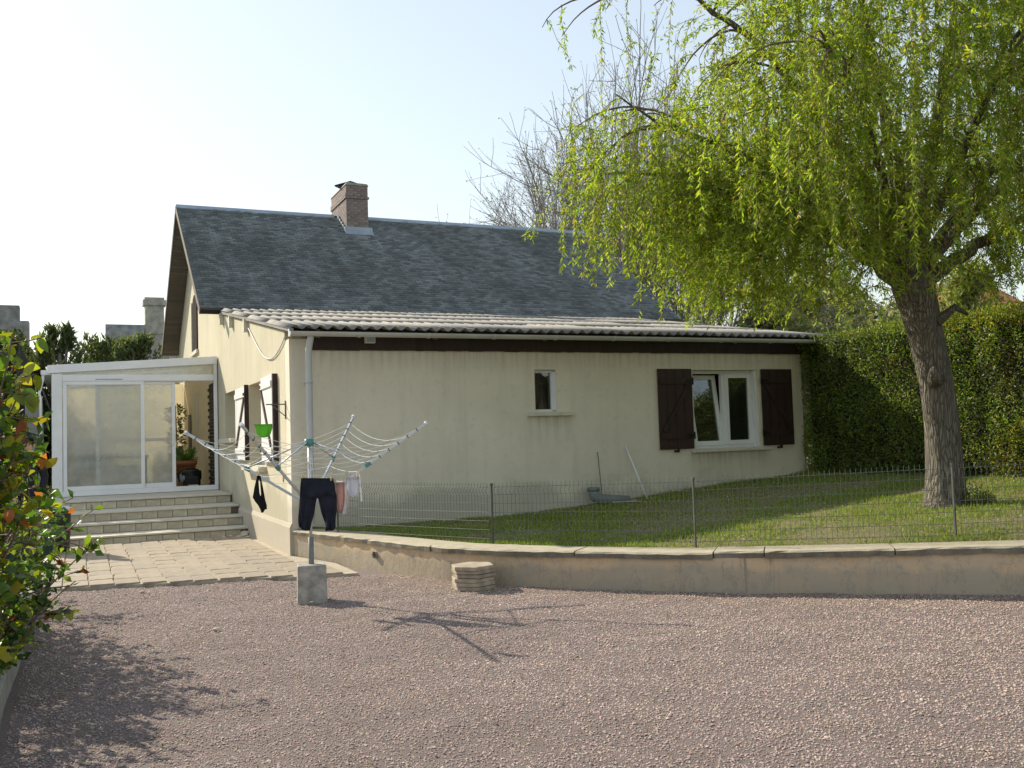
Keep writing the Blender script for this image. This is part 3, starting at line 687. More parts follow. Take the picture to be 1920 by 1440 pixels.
# ---- chimney (part) with its bricks
chim = thing('chimney', (3.6, 10.47, 6.9), None, None); chim.parent = house; chim.location = Vector((3.6, 10.47, 6.9))
x0, x1, y0, y1 = 3.61, 4.18, 10.47, 12.05
b = MB(); b.box(x0+.005, x1, y0+.005, y1-.012, 6.6, 8.14); b.build('mortar_core', MT['mortar'], chim)
bm1 = MB(); bm1.box(0, .178, 0, .012, 0, .060); bx = bm1.mesh('brick', MT['brick'])
bm2 = MB(); bm2.box(0, .012, 0, .183, 0, .060); by = bm2.mesh('brick', MT['brick'])
nb = 0
for r in range(19):
    z = 6.93+r*.0665; off = (r % 2)*.095
    pro = .028 if 13 <= r <= 14 else (.0 if r < 13 else .0)
    if r > 17: continue
    for q in range(-1, 4):
        xa = x0+q*.19+off; lo, hi = max(xa, x0), min(xa+.178, x1)
        if hi-lo < .012: continue
        o = put('brick', bx, chim, (lo-(pro if lo == x0 else 0), y0-.001-pro, z)); o.scale = ((hi-lo+(pro if lo == x0 else 0)+(pro if hi == x1 else 0))/.178, 1+pro/.012, 1); nb += 1
    for q in range(-1, 10):
        ya = y0+.0135+q*.195+off; lo, hi = max(ya, y0+.0135), min(ya+.183, y1)
        if hi-lo < .012 or z+.066 < main_z(lo): continue
        o = put('brick', by, chim, (x0-.001-pro, lo, z)); o.scale = (1+pro/.012, (hi-lo)/.183, 1); nb += 1
b = MB(); b.prism([(x0-.02, 8.14), (x1+.02, 8.14), (x1-.02, 8.19), (x0+.02, 8.21)], 'y', y0-.02, y1+.02); b.build('chimney_top', MT['concrete'], chim)
b = MB(); b.hexa([(x0-.14, y0+.62, 8.24), (x0+.2, y0+.3, 8.30), (x0+.45, y0+.6, 8.34), (x0+.1, y0+.95, 8.27), (x0-.14, y0+.62, 8.275), (x0+.2, y0+.3, 8.335), (x0+.45, y0+.6, 8.375), (x0+.1, y0+.95, 8.305)])
b.box(x0+.1, x0+.2, y0+.55, y0+.65, 8.18, 8.27); b.build('chimney_cover_slab', MT['blackfascia'], chim)
b = MB(); b.prism([(y0-.16, main_z(y0-.16)+.024), (y0-.002, main_z(y0)+.03), (y0-.002, main_z(y0)+.15), (y0-.016, main_z(y0)+.14), (y0-.03, main_z(y0)+.06)], 'x', x0-.06, x1+.10)
b.prism([(x0-.10, 0), (x0-.018, 0), (x0-.018, .10), (x0-.03, .03)], 'y', 0, .01) if False else None
b.build('flashing', MT['zinc'], chim)
b = MB()
for k in range(5):
    ya = y0+.02+k*.16; b.box(x0-.045, x0-.014, ya, ya+.14, main_z(ya)+.01, main_z(ya)+.13)
    b.box(x0-.12, x0-.014, ya-.02, ya+.10, main_z(ya)+.018, main_z(ya)+.03)
b.build('step_flashing', MT['zinc'], chim)

# ---- lean-to roof: corrugated sheets
PER, AMP = .177, .026
W_ = 5*PER+.06; LEN = 1.98; nxs = 44
def sheet():
    V = []; F = []; xs = np.linspace(0, W_, nxs+1); zz = AMP*np.cos(2*np.pi*xs/PER)*-1
    cs_ = math.cos(math.atan(SLOPE)); ss = math.sin(math.atan(SLOPE))
    for s in (0, LEN*.5, LEN):
        for th_ in (0, -.007):
            for x, z in zip(xs, zz): V.append((x, s*cs_-(z+th_)*ss, s*ss+(z+th_)*cs_))
    m = nxs+1
    for k in (0, 1):
        a = k*2*m; c = (k+1)*2*m
        for i in range(nxs):
            F.append((a+i, a+i+1, c+i+1, c+i)); F.append((a+m+i+1, a+m+i, c+m+i, c+m+i+1))
    for i in range(nxs): F.append((i+1, i, m+i, m+i+1)); q = 4*m; F.append((q+i, q+i+1, q+m+i+1, q+m+i))
    for e in (0, nxs):
        F.append((e, 2*m+e, 3*m+e, m+e)); F.append((2*m+e, 4*m+e, 5*m+e, 3*m+e))
    me = bpy.data.meshes.new('corrugated_sheet'); me.from_pydata(V, [], F); me.polygons.foreach_set('use_smooth', [len(f) == 4 for f in F]); me.materials.append(MT['corr']); me.update()
    return me
shm = sheet()
for r in range(4):
    for c in range(11):
        y = -.33+r*1.80; o = put('corrugated_sheet', shm, house, (-.055+c*5*PER+rng.uniform(-.004, .004), y+rng.uniform(-.02, .02)*(r > 0), lean_z(y)+.028+.009*r+.004*(c % 2)))
        o.rotation_euler = (rng.uniform(-.003, .004), 0, rng.uniform(-.003, .003))
# roof timbers below
b = MB(); b.prism([(-.1, lean_z(-.1)-.14), (-.1, lean_z(-.1)-.012), (6.9, lean_z(6.9)-.012), (6.9, lean_z(6.9)-.14)], 'x', .36, .42)
for x in (2.1, 3.9, 5.7, 7.5, 8.9): b.prism([(-.1, lean_z(-.1)-.14), (-.1, lean_z(-.1)-.012), (6.9, lean_z(6.9)-.012), (6.9, lean_z(6.9)-.14)], 'x', x, x+.06)
b.build('rafters', MT['soffit'], house)
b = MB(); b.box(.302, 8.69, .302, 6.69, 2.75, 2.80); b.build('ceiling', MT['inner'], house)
re = MB(); re.box(-.075, 0, -.06, .06, -.12, .10); rem = re.mesh('rafter_end', MT['sillstone'])
for y, dz in ((6.55, -.17), (5.25, -.16), (3.50, -.14)): put('rafter_end', rem, house, (-.0025, y, lean_z(y)-.075+dz*.4))
# side edge mortar fillet
b = MB(); b.prism([(-.34, lean_z(-.34)-.045), (7.0, lean_z(7.0)-.045), (7.0, lean_z(7.0)+.005), (-.34, lean_z(-.34)+.005)], 'x', -.052, -.003); b.build('verge_fillet', MT['corr'], house)

# ---- fascia boards under the eaves (vertical boards)
fb = MB(); fb.box(0, .117, -.022, 0, 0, .30); fbm = fb.mesh('fascia_board', MT['fascia'])
x = .285
while x < 9.55:
    o = put('fascia_board', fbm, house, (x, -.012+rng.uniform(-.003, .003), 2.862+rng.uniform(-.004, .004))); x += .1195
b = MB(); b.box(.285, 9.6, -.010, -.002, 2.88, 3.10); b.box(9.0, 9.6, 0, .05, 2.87, 3.1); b.build('fascia_backing', MT['blackfascia'], house)
# ---- gutter with brackets and downpipe
ga_ = [(math.cos(t)*.062, math.sin(t)*.062) for t in np.linspace(math.pi, 2*math.pi, 10)]; gb_ = [(math.cos(t)*.055, math.sin(t)*.055) for t in np.linspace(2*math.pi, math.pi, 10)]
gy, gzc = -.385, 3.078
b = MB(); b.prism([(gy+u, gzc+v) for u, v in ga_+gb_], 'x', -.06, 9.66)
for i in range(len(b.sm)): b.sm[i] = False
for x in (-.061, 9.657): b.prism([(gy+u, gzc+v) for u, v in ga_], 'x', x, x+.006)
b.build('gutter', MT['gutter'], house)
gk = MB()
for i in range(9):
    t0, t1 = np.linspace(math.pi, 2*math.pi, 10)[i:i+2]
    gk.bar((0, math.cos(t0)*.068, math.sin(t0)*.068), (0, math.cos(t1)*.068, math.sin(t1)*.068), .03, .008, (1, 0, 0)) if False else gk.bar((0, math.cos(t0)*.067, math.sin(t0)*.067), (0, math.cos(t1)*.067, math.sin(t1)*.067), .03, .007, (0, math.cos(t0), math.sin(t0)))
gk.box(-.012, .012, .07, .37, -.02, .0); gkm = gk.mesh('gutter_bracket', MT['gutter'])
for x in np.arange(.9, 9.5, 1.02): put('gutter_bracket', gkm, house, (x, gy, gzc))
b = MB(); b.tube([(.232, -.345, gzc-.02), (.230, -.335, gzc-.08), (.216, -.28, gzc-.20), (.212, -.27, gzc-.28), (.212, -.27, 1.6), (.21, -.27, .47)], .047, 12)
for z in (2.4, 1.2): b.tube([(.212, -.27, z-.02), (.212, -.27, z+.02)], .053, 12); b.box(.20, .224, -.222, -.002, z-.012, z+.012)
b.build('downpipe', MT['pipe'], house)
b = MB(); b.box(-.055, -.02, -.31, -.25, 3.02, 3.13); b.build('gutter_end_block', MT['pvc'], house)
# flood light on the fascia
b = MB(); b.box(1.06, 1.21, -.13, -.05, 2.96, 3.06); b.build('flood_light', MT['sillstone'], house, .008)
b = MB(); b.box(1.075, 1.195, -.134, -.1305, 2.975, 3.045); b.box(1.11, 1.16, -.05, -.036, 2.98, 3.03); b.build('flood_light_glass', MT['zinc'], house)
# cable looped along the top of the side wall
pts = [(-.02, 3.45-.115*k*3.3/3.3, 0) for k in range(0)]
cab = [(-.018, 3.4-(3.4-.15)*u, 3.58+(3.08-3.58)*u-.55*math.sin(math.pi*u)*(.5+.5*u)) for u in np.linspace(0, 1, 22)]
b = MB(); b.tube(cab, .009, 5); b.build('cable', MT['pipe'], house)
# small iron bracket near the corner
b = MB(); zc = 2.05
b.tube([(-.01, .28, zc+.12), (-.01, .28, zc-.14)], .009, 5); b.tube([(-.01, .28, zc+.07), (-.28, .28, zc+.07)], .009, 5); b.tube([(-.01, .28, zc-.1), (-.2, .28, zc+.06)], .007, 5); b.build('iron_bracket', MT['rust'], house)
# ---- windows
def framed(parent, name, x0, x1, z0, z1, y, d, wd, mat):
    b = MB(); b.box(x0, x1, y, y+d, z0, z0+wd); b.box(x0, x1, y, y+d, z1-wd, z1); b.box(x0, x0+wd, y, y+d, z0+wd, z1-wd); b.box(x1-wd, x1, y, y+d, z0+wd, z1-wd)
    return b.build(name, mat, parent, .004)
def sub(name, at): 
    o = thing(name, at, None, None); o.parent = house; o.location = Vector(at); return o
wn = sub('window', (SM[0], .1, SM[2]))
framed(wn, 'frame', SM[0]+.002, SM[1]-.002, SM[2]+.002, SM[3]-.002, .10, .055, .042, MT['pvc'])
b = MB(); b.box(SM[0]+.045, SM[1]-.045, .128, .133, SM[2]+.045, SM[3]-.045); b.build('pane', MT['glass'], wn)
b = MB(); b.box(3.62, 4.40, -.075, .098, 1.865, 1.928); b.build('sill', MT['sillstone'], wn, .008)
b = MB(); b.hexa([(4.15-.012, .02, SM[2]+.03), (4.15+.0-.004, .02, SM[2]+.03), (4.146, .098, SM[2]+.03), (4.10, .098, SM[2]+.03), (4.138, .02, SM[3]-.03), (4.146, .02, SM[3]-.03), (4.146, .098, SM[3]-.03), (4.10, .098, SM[3]-.03)]); b.build('sash_edge', MT['pvc'], wn)
wn = sub('window', (BG[0], .1, BG[2]))
framed(wn, 'frame', BG[0]+.002, BG[1]-.002, BG[2]+.002, BG[3]-.002, .12, .06, .055, MT['pvc'])
xm = (BG[0]+BG[1])/2
b = MB(); b.box(xm+.02-.03, xm+.02+.035, .118, .18, BG[2]+.06, BG[3]-.06); b.build('mullion', MT['pvc'], wn)
framed(wn, 'sash', xm+.056, BG[1]-.058, BG[2]+.058, BG[3]-.058, .098, .055, .072, MT['pvc'])
b = MB(); b.box(xm+.13, BG[1]-.13, .122, .128, BG[2]+.13, BG[3]-.13); b.build('pane', MT['glass'], wn)
b = MB(); b.box(BG[1]-.057, BG[1]-.003, .02, .117, BG[2]+.004, BG[3]-.004); b.build('frame_side', MT['pvc'], wn)
# left sash tilted inwards at the top
tl = MB(); sx0, sx1, h = 0, (xm-.012)-(BG[0]+.058), BG[3]-BG[2]-.116; wd = .072
tl.box(sx0, sx1, 0, .055, 0, wd); tl.box(sx0, sx1, 0, .055, h-wd, h); tl.box(sx0, sx0+wd, 0, .055, wd, h-wd); tl.box(sx1-wd, sx1, 0, .055, wd, h-wd)
o = put('sash', tl.mesh('sash', MT['pvc']), wn, (BG[0]+.058, .10, BG[2]+.058)); o.rotation_euler = (R(-9.0), 0, 0)
tl = MB(); tl.box(wd, sx1-wd, .024, .030, wd, h-wd); o = put('pane', tl.mesh('pane', MT['glass']), wn, (BG[0]+.058, .10, BG[2]+.058)); o.rotation_euler = (R(-9.0), 0, 0)
b = MB(); b.prism([(-.10, 1.205), (.118, 1.205), (.118, 1.262), (-.10, 1.245)], 'x', 6.60, 8.22); b.build('sill', MT['sillstone'], wn, .006)

def shutter(parent_at, wdt, hgt, nplank, face, battens, brace, mat, mat2, loc, rotz, hinge_side, hinge_mat):
    """built in local coords: x across (0..wdt), y = out of the wall is -y, z up"""
    sh = thing('shutter', loc, None, None); sh.parent = house; sh.location = Vector(loc); sh.rotation_euler = (0, 0, rotz)
    pw = wdt/nplank; pm = MB(); pm.box(.003, pw-.003, -.026, 0, 0, hgt); pm = pm.mesh('plank', mat)
    for k in range(nplank):
        o = put('plank', pm, sh, ORG[sh.name]+Vector((k*pw, rng.uniform(-.001, .001), 0)))
    for z in battens:
        q = MB(); q.box(.02, wdt-.02, -.047, -.0275, z-.045, z+.045); put('batten', q.mesh('batten', mat2[0]), sh, ORG[sh.name])
    if brace:
        (xa, za), (xb, zb) = brace
        q = MB(); q.bar((xa, -.0375, za), (xb, -.0375, zb), .019 if False else .075, .019, (0, 1, 0)); put('brace', q.mesh('brace', mat2[1]), sh, ORG[sh.name])
    q = MB()
    for z in battens:
        xh = wdt if hinge_side > 0 else 0
        q.box(min(xh, xh-hinge_side*.12), max(xh, xh-hinge_side*.12), -.054, -.048, z-.02, z+.02); q.tube([(xh+hinge_side*.012, -.03, z-.06), (xh+hinge_side*.012, -.03, z+.06)], .013, 8)
    put('hinge', q.mesh('hinge', hinge_mat), sh, ORG[sh.name])
    return sh
shutter(None, .665, 1.325, 4, 0, (.22, 1.12), ((.08, .30), (.58, 1.04)), MT['shutter'], (MT['shutter'], MT['shutter']), (5.985, -.022, 1.275), 0, 1, MT['black'])
shutter(None, .655, 1.315, 4, 0, (.22, 1.12), ((.58, .30), (.08, 1.04)), MT['shutter'], (MT['shutter'], MT['shutter']), (8.09, -.022, 1.28), 0, -1, MT['black'])
b = MB()
for x in (6.3, 8.42): b.box(x-.025, x+.025, -.09, -.002, 1.225, 1.255); b.box(x-.02, x+.02, -.10, -.085, 1.225, 1.285)
b.build('shutter_stop', MT['black'], house)

# ---- side windows (far one half hidden by the conservatory)
def side_window(W, sill_ext):
    wn = sub('window', (.2, W[0], W[2]))
    b = MB(); x0, x1, wd = .20, .255, .06; y0, y1, z0, z1 = W[0]+.002, W[1]-.002, W[2]+.002, W[3]-.002
    b.box(x0, x1, y0, y1, z0, z0+wd); b.box(x0, x1, y0, y1, z1-wd, z1); b.box(x0, x1, y0, y0+wd, z0+wd, z1-wd); b.box(x0, x1, y1-wd, y1, z0+wd, z1-wd); b.box(x0, x1, (y0+y1)/2-.04, (y0+y1)/2+.04, z0+wd, z1-wd)
    b.build('frame', MT['pvc'], wn, .004)
    b = MB(); b.box(.225, .231, y0+wd, y1-wd, z0+wd, z1-wd); b.build('pane', MT['glass'], wn)
    b = MB(); b.box(-.13, .198, W[0]-sill_ext, W[1]+sill_ext, W[2]-.085, W[2]-.002); b.build('sill', MT['sillstone'], wn, .01)
side_window(WA, .12); side_window(WB, .1)
def wshut(y_near, y_far, z0, h, hinge_far, ang):
    wd = y_far-y_near; loc = (-.03, y_far, z0) 
    return shutter(None, wd, h, 7, 0, (.16, h-.14), ((.10, h-.22), (wd-.12, .24)) if hinge_far else ((wd-.12, h-.22), (.12, .24)), MT['white_shutter'], (MT['white_shutter'], MT['brace']), loc, R(-90)+ang, -1 if hinge_far else 1, MT['black'])
wshut(.90, 2.0, 1.30, 1.30, True, R(-1.5)); wshut(3.56, 4.72, 1.30, 1.28, False, R(0))
for ya, yb in ((.87, .895), (3.53, 3.555)):
    b = MB(); b.box(-.075, -.005, ya, yb, 1.30, 2.60); b.build('shutter_edge', MT['shutter'], house)

# ================================================================== STEPS
steps = thing('stone_steps', (-1.5, 4.5, .02), 'wide tiled steps with pale nosings climbing to the conservatory door', 'steps')
rz = [.0, .165, .33, .49, .655]; ry = [3.62, 4.2, 4.72, 5.66, 7.45]; LX = -3.7
rt = MB(); rt.box(0, .243, -.011, 0, 0, .118); rtm = rt.mesh('riser_tile', MT['steptile'])
for k in range(4):
    xr = -.012
    b = MB(); b.box(LX, xr, ry[k], ry[k+1] if k < 3 else 14.6, -.04, rz[k+1]-.032); b.build('step_block', MT['stepjoint'], steps)
    b = MB(); b.box(LX, xr, ry[k]-.035, ry[k+1]-.002 if k < 3 else 7.44, rz[k+1]-.031, rz[k+1]); b.build('tread', MT['nosing'], steps, .008)
    x = LX+.02+(k % 2)*.12
    while x < xr-.25:
        o = put('riser_tile', rtm, steps, (x, ry[k]-.001, rz[k]+.006+rng.uniform(-.002, .002))); o.rotation_euler = (rng.uniform(-.01, .01), 0, 0); x += .252
# rubble at the foot of the wall beside the steps
for k, (x, y, r) in enumerate([(-.14, 3.3, .05), (-.25, 3.15, .035), (-.12, 3.05, .03), (-.36, 3.4, .03), (-.10, 3.55, .07), (-.48, 3.3, .025)]):
    o = put('rubble_stone', pebble(r, 50+k), None, (x, y, .035+r*.4)); nm(o, ['fist sized grey stone at the foot of the side wall by the steps', 'grey stone left of the largest stone by the lowest step', 'small grey stone against the side wall below the steps', 'small stone in front of the lowest step tiles', 'largest grey stone in the corner between wall and lowest step', 'tiny stone farthest left in front of the lowest step'][k], 'stone', 'loose rubble beside the steps')

# ================================================================== CONSERVATORY
cons = thing('conservatory', (-1.5, 7.5, .66), 'white framed glass conservatory with sliding door standing open at right', 'conservatory')
CX0, CX1, CY, CYB, Z0 = -3.10, -.02, 7.5, 14.5, .662
def croof(x): return 3.22+(x-CX0)*.062
A_ = MT['alu']
b = MB(); b.box(CX0-.05, CX0+.14, CY-.06, CY+.08, Z0, 3.08); b.build('corner_post', A_, cons, .006)
b = MB(); b.box(CX1-.06, CX1, CY-.06, CY+.08, Z0+.10, 3.30); b.build('wall_post', A_, cons, .006)
b = MB(); b.box(CX0+.142, CX1-.062, CY-.055, CY+.07, 2.93, 3.06); b.build('header', A_, cons, .006)
b = MB(); b.box(CX0+.142, CX1-.002, CY-.06, CY+.07, Z0, Z0+.10); b.build('door_track', A_, cons, .006)
b = MB(); b.prism([(CX0-.12, croof(CX0-.12)-.13), (CX1, croof(CX1)-.13), (CX1, croof(CX1)+.03), (CX0-.12, croof(CX0-.12)+.03)], 'y', CY-.09, CY+.06); b.build('roof_beam', A_, cons, .006)
b = MB(); b.prism([(CX0+.02, 3.062), (CX1-.102, 3.062), (CX1-.102, croof(CX1)-.135), (CX0+.3, croof(CX0+.3)-.135)], 'y', CY-.004, CY+.004); b.build('gable_pane', MT['glass_dusty'], cons)
def door(x0, x1, y, handle=None):
    d = thing('sliding_door', (x0, y, Z0+.1), None, None); d.parent = cons; d.location = Vector((x0, y, Z0+.1))-ORG[cons.name]
    z0, z1, wd = Z0+.102, 2.928, .07
    q = MB(); q.box(x0, x1, y, y+.04, z0, z0+.09); q.box(x0, x1, y, y+.04, z1-wd, z1); q.box(x0, x0+wd, y, y+.04, z0+.09, z1-wd); q.box(x1-wd, x1, y, y+.04, z0+.09, z1-wd); q.build('frame', A_, d, .004)
    q = MB(); q.box(x0+wd, x1-wd, y+.016, y+.024, z0+.09, z1-wd); q.build('pane', MT['glass_dusty'], d)
    if handle: q = MB(); q.box(handle-.02, handle+.02, y-.03, y-.002, 1.62, 1.92); q.build('handle', MT['white_furn'], d, .006)
door(CX0+.15, -1.45, CY-.045); door(-2.36, -.85, CY+.01, -.89)
q = MB(); q.box(-2.36, -1.86, CY-.0615, CY-.0555, 2.955, 2.975); q.build('vent_slot', MT['zinc'], cons)
# sides, back, roof
b = MB()
for y in np.linspace(CY+1.2, CYB, 6): b.box(CX0-.03, CX0+.03, y-.03, y+.03, Z0, 3.0)
b.box(CX0-.03, CX0+.03, CY+.09, CYB, 3.0, 3.12); b.box(CX0-.03, CX0+.03, CY+.09, CYB, Z0, Z0+.45); b.build('side_frame', A_, cons)
b = MB(); b.box(CX0-.004, CX0+.004, CY+.09, CYB, Z0+.45, 3.0); b.build('side_pane', MT['glass_dusty'], cons)
b = MB(); b.box(CX0+.03, CX1, CYB, CYB+.05, Z0, 3.3); b.build('back_blind', MT['blind'], cons)
b = MB(); b.box(CX0+.03, CX1, CYB-.06, CYB-.005, 1.75, 1.84); b.box(CX0+.9, CX0+.98, CYB-.06, CYB-.005, Z0, 3.); b.build('back_frame', A_, cons)
for k in range(4):
    y0_ = CY+.07+k*(CYB-CY-.1)/4; y1_ = y0_+(CYB-CY-.1)/4-.05
    b = MB(); b.hexa([(CX0-.16, y0_, croof(CX0-.16)), (CX1, y0_, croof(CX1)), (CX1, y1_, croof(CX1)), (CX0-.16, y1_, croof(CX0-.16)), (CX0-.16, y0_, croof(CX0-.16)+.016), (CX1, y0_, croof(CX1)+.016), (CX1, y1_, croof(CX1)+.016), (CX0-.16, y1_, croof(CX0-.16)+.016)]); b.build('roof_panel', MT['roofpoly'], cons)
    b = MB(); b.bar((CX0-.16, y1_+.025, croof(CX0-.16)-.02), (CX1, y1_+.025, croof(CX1)-.02), .045, .09); b.build('roof_bar', A_, cons)
b = MB(); b.tube([(CX0-.20, CY+.02, 3.10), (CX0-.20, CY+.02, 2.98), (CX0-.27, CY+.02, 2.70), (CX0-.25, CY+.02, 2.62), (CX0-.23, CY+.02, .05)], .024, 8); b.box(CX0-.24, CX0-.06, CY-.03, CYB, 3.06, 3.15); b.build('rain_pipe', MT['pvc'], cons)
# the house wall seen inside the conservatory
b = MB(); b.box(-.016, -.003, CY+.12, CYB-.06, Z0, 3.25); 
b.build('inside_wall_face', MT['cream'], house)
b = MB(); b.box(-.0195, -.0165, 10.9, 11.9, 1.5, 2.9); b.build('inside_recess', MT['plinth'], house)
b = MB(); b.box(-.03, -.0165, 12.6, 13.3, .7, 2.4); b.build('inside_shutter', MT['fascia'], house)
# toothed dark brick pier beside the opening
qb = MB(); qb.box(-.014, 0, 0, .34, 0, .066); qbm = qb.mesh('brick', MT['brick_dark'])
for r in range(30):
    o = put('brick', qbm, house, (-.0175, 7.66, Z0+.02+r*.075)); o.scale = (1, 3.3 if r % 2 else 4.0, 1)
# grey concrete panel left of the conservatory
b = MB(); b.hexa([(-3.62, 9.2, 0), (-3.30, 9.2, 0), (-3.30, 9.28, 0), (-3.62, 9.28, 0), (-3.70, 9.2, 2.62), (-3.36, 9.2, 2.72), (-3.36, 9.28, 2.72), (-3.70, 9.28, 2.62)])
o = b.build('concrete_panel', MT['greypanel'], None, .01); nm(o, 'tall grey concrete panel standing left of the conservatory corner', 'panel')

# things inside the conservatory
pot = thing('flower_pot', (-.48, 9.35, Z0), 'terracotta flower pot with leafy green plant inside the open conservatory door', 'flower pot')
b = MB(); b.lathe((-.48, 9.35, Z0), [(.15, 0), (.16, .03), (.215, .50), (.24, .505), (.245, .60), (.215, .60), (.205, .54)], 24); b.build('pot', MT['terracotta'], pot)
n = 420; th = rng.uniform(0, 6.28, n); el = rng.uniform(.1, 1.4, n); rr = rng.uniform(.02, .26, n)
P = np.stack([-.48+rr*np.cos(th)*.8, 9.35+rr*np.sin(th)*.8, Z0+.58+rr*1.0*np.sin(el)], 1); D = np.stack([np.cos(th)*np.cos(el), np.sin(th)*np.cos(el), np.sin(el)], 1)
foliage('leaves', P, D, rdir(n), rng.uniform(.06, .13, n), rng.uniform(.02, .04, n), shade([(.10, .20, .05), (.14, .24, .06), (.08, .15, .05)], n), MT['leaf'], pot)
hp = thing('climbing_plant', (-.36, 13.0, Z0), 'tall yellow green plant at the far end of the conservatory', 'plant')
n = 700; hh = rng.random(n); th = rng.uniform(0, 6.28, n); rr = rng.uniform(.02, .20, n)*(.6+.6*np.sin(hh*9)**2)
P = np.stack([-.36+rr*np.cos(th), 13.0+rr*np.sin(th), Z0+.1+hh*1.9], 1); D = np.stack([np.cos(th), np.sin(th), rng.uniform(-.6, .6, n)], 1)
foliage('leaves', P, D, rdir(n), rng.uniform(.08, .15, n), rng.uniform(.03, .06, n), shade([(.20, .22, .06), (.12, .16, .05), (.25, .20, .07)], n), MT['leaf'], hp)
b = MB(); b.tube([(-.36, 13, Z0), (-.34, 13.02, Z0+1), (-.37, 13, Z0+2)], .015, 6); b.build('stem', MT['stem'], hp)
mc = thing('garden_machine', (-.52, 8.25, Z0), 'small black motor machine with round pale end in the open doorway', 'machine')
b = MB(); b.box(-.66, -.30, 8.12, 8.42, Z0+.05, Z0+.30); b.build('body', MT['black'], mc, .05)
o = put('tank', (lambda q: q.tube([(-.20, 0, 0), (.2, 0, 0)], .10, 14) and q.mesh('tank', MT['black']))(MB()), mc, (-.48, 8.24, Z0+.30))
o = put('end_cap', (lambda q: q.lathe((0, 0, 0), [(.085, 0), (.085, .03), (.05, .05), (.02, .052)], 16) and q.mesh('end_cap', MT['zinc']))(MB()), mc, (-.66, 8.2, Z0+.24)); o.rotation_euler = (R(90), 0, R(-50))
b = MB(); b.tube([(-.72, 8.22, Z0+.18), (-.75, 8.2, Z0+.34), (-.64, 8.2, Z0+.44), (-.45, 8.22, Z0+.44), (-.33, 8.24, Z0+.40)], .018, 8); b.build('handle', MT['black'], mc)
b = MB(); b.box(-.56, -.36, 8.10, 8.118, Z0+.06, Z0+.10); b.build('label_plate', MT['white_furn'], mc)
b = MB()
for x in (-.62, -.34): b.tube([(x, 8.10, Z0+.02), (x, 8.44, Z0+.02)], .022, 8)
b.build('feet', MT['black'], mc)
wb = MB(); wb.box(-2.0, -1.48, 9.0, 9.45, Z0, Z0+.55); o = wb.build('white_cabinet', MT['white_furn'], None, .01); nm(o, 'low white cabinet on the floor behind the glass door', 'cabinet')
tb_ = thing('garden_table', (-2.0, 10.6, Z0), 'dull table with thin legs behind the dusty glass', 'table')
b = MB(); b.box(-2.75, -1.2, 10.1, 11.0, Z0+.70, Z0+.74); b.build('table_top', MT['dull_furn'], tb_)
lg = MB(); lg.box(-.025, .025, -.025, .025, 0, .698); lgm = lg.mesh('leg', MT['dull_furn'])
for x in (-2.68, -1.27):
    for y in (10.17, 10.93): put('leg', lgm, tb_, (x, y, Z0))
ch = thing('garden_chair', (-2.52, 8.9, Z0), 'blue grey garden chair behind the left glass panel', 'chair')
b = MB(); b.box(-2.76, -2.30, 8.7, 9.15, Z0+.40, Z0+.44); b.build('seat', MT['dull_furn'], ch)
b = MB(); b.hexa([(-2.76, 9.12, Z0+.46), (-2.30, 9.12, Z0+.46), (-2.30, 9.16, Z0+.46), (-2.76, 9.16, Z0+.46), (-2.72, 9.26, Z0+1.15), (-2.34, 9.26, Z0+1.15), (-2.34, 9.30, Z0+1.15), (-2.72, 9.30, Z0+1.15)]); b.build('backrest', MT['dull_furn'], ch, .02)
lg = MB(); lg.box(-.02, .02, -.02, .02, 0, .40); lgm = lg.mesh('leg', MT['dull_furn'])
for x in (-2.73, -2.33):
    for y in (8.74, 9.11): put('leg', lgm, ch, (x, y, Z0))
#@@THINGS
# ================================================================== WIRE FENCE
fence = thing('wire_fence', (3.1, -5.1, .38), 'low welded wire mesh fence with bent top along the lawn edge', 'fence')
fp = [(.46, -.72, .36, 1.02), (1.58, -3.36, .385, 1.045), (3.12, -5.08, .385, 1.085), (5.12, -6.58, .43, 1.17), (7.1, -8.05, .52, 1.26), (9.1, -9.6, .60, 1.34)]
for x, y, z0, z1 in fp:
    b = MB(); b.box(x-.009, x+.009, y-.009, y+.009, z0-.1, z1-.03); b.box(x-.014, x+.014, y-.014, y+.014, z1-.03, z1-.005); b.build('post', MT['rust'], fence)
for (xa, ya, a0, a1), (xb, yb, b0, b1) in zip(fp[:-1], fp[1:]):
    L = math.hypot(xb-xa, yb-ya); nv = int(L/.05); dx, dy = (xb-xa)/L, (yb-ya)/L; px, py = dy, -dx     # towards the yard
    V = MB(); off = .022
    def pt(t, h, o=0):
        zb = a0+(b0-a0)*t; zt = a1+(b1-a1)*t; return (xa+(xb-xa)*t+px*(off+o), ya+(yb-ya)*t+py*(off+o), zb+(zt-zb)*h)
    sag = rng.uniform(-.008, .008)
    for k in range(1, nv):
        t = k/nv; V.tube([pt(t, 0.03), pt(t, .80), pt(t, .865, .035), pt(t, .93, 0), pt(t, 1.0)], .0025, 4, False)
    for h, o in ((.05, 0), (.2, 0), (.35, 0), (.5, 0), (.65, 0), (.80, 0), (.93, 0)):
        V.tube([pt(.01, h, o+.004), pt(.5, h+sag*.5, o+.004), pt(.99, h, o+.004)], .0026, 4, False)
    V.build('mesh_panel', MT['wire'], fence)

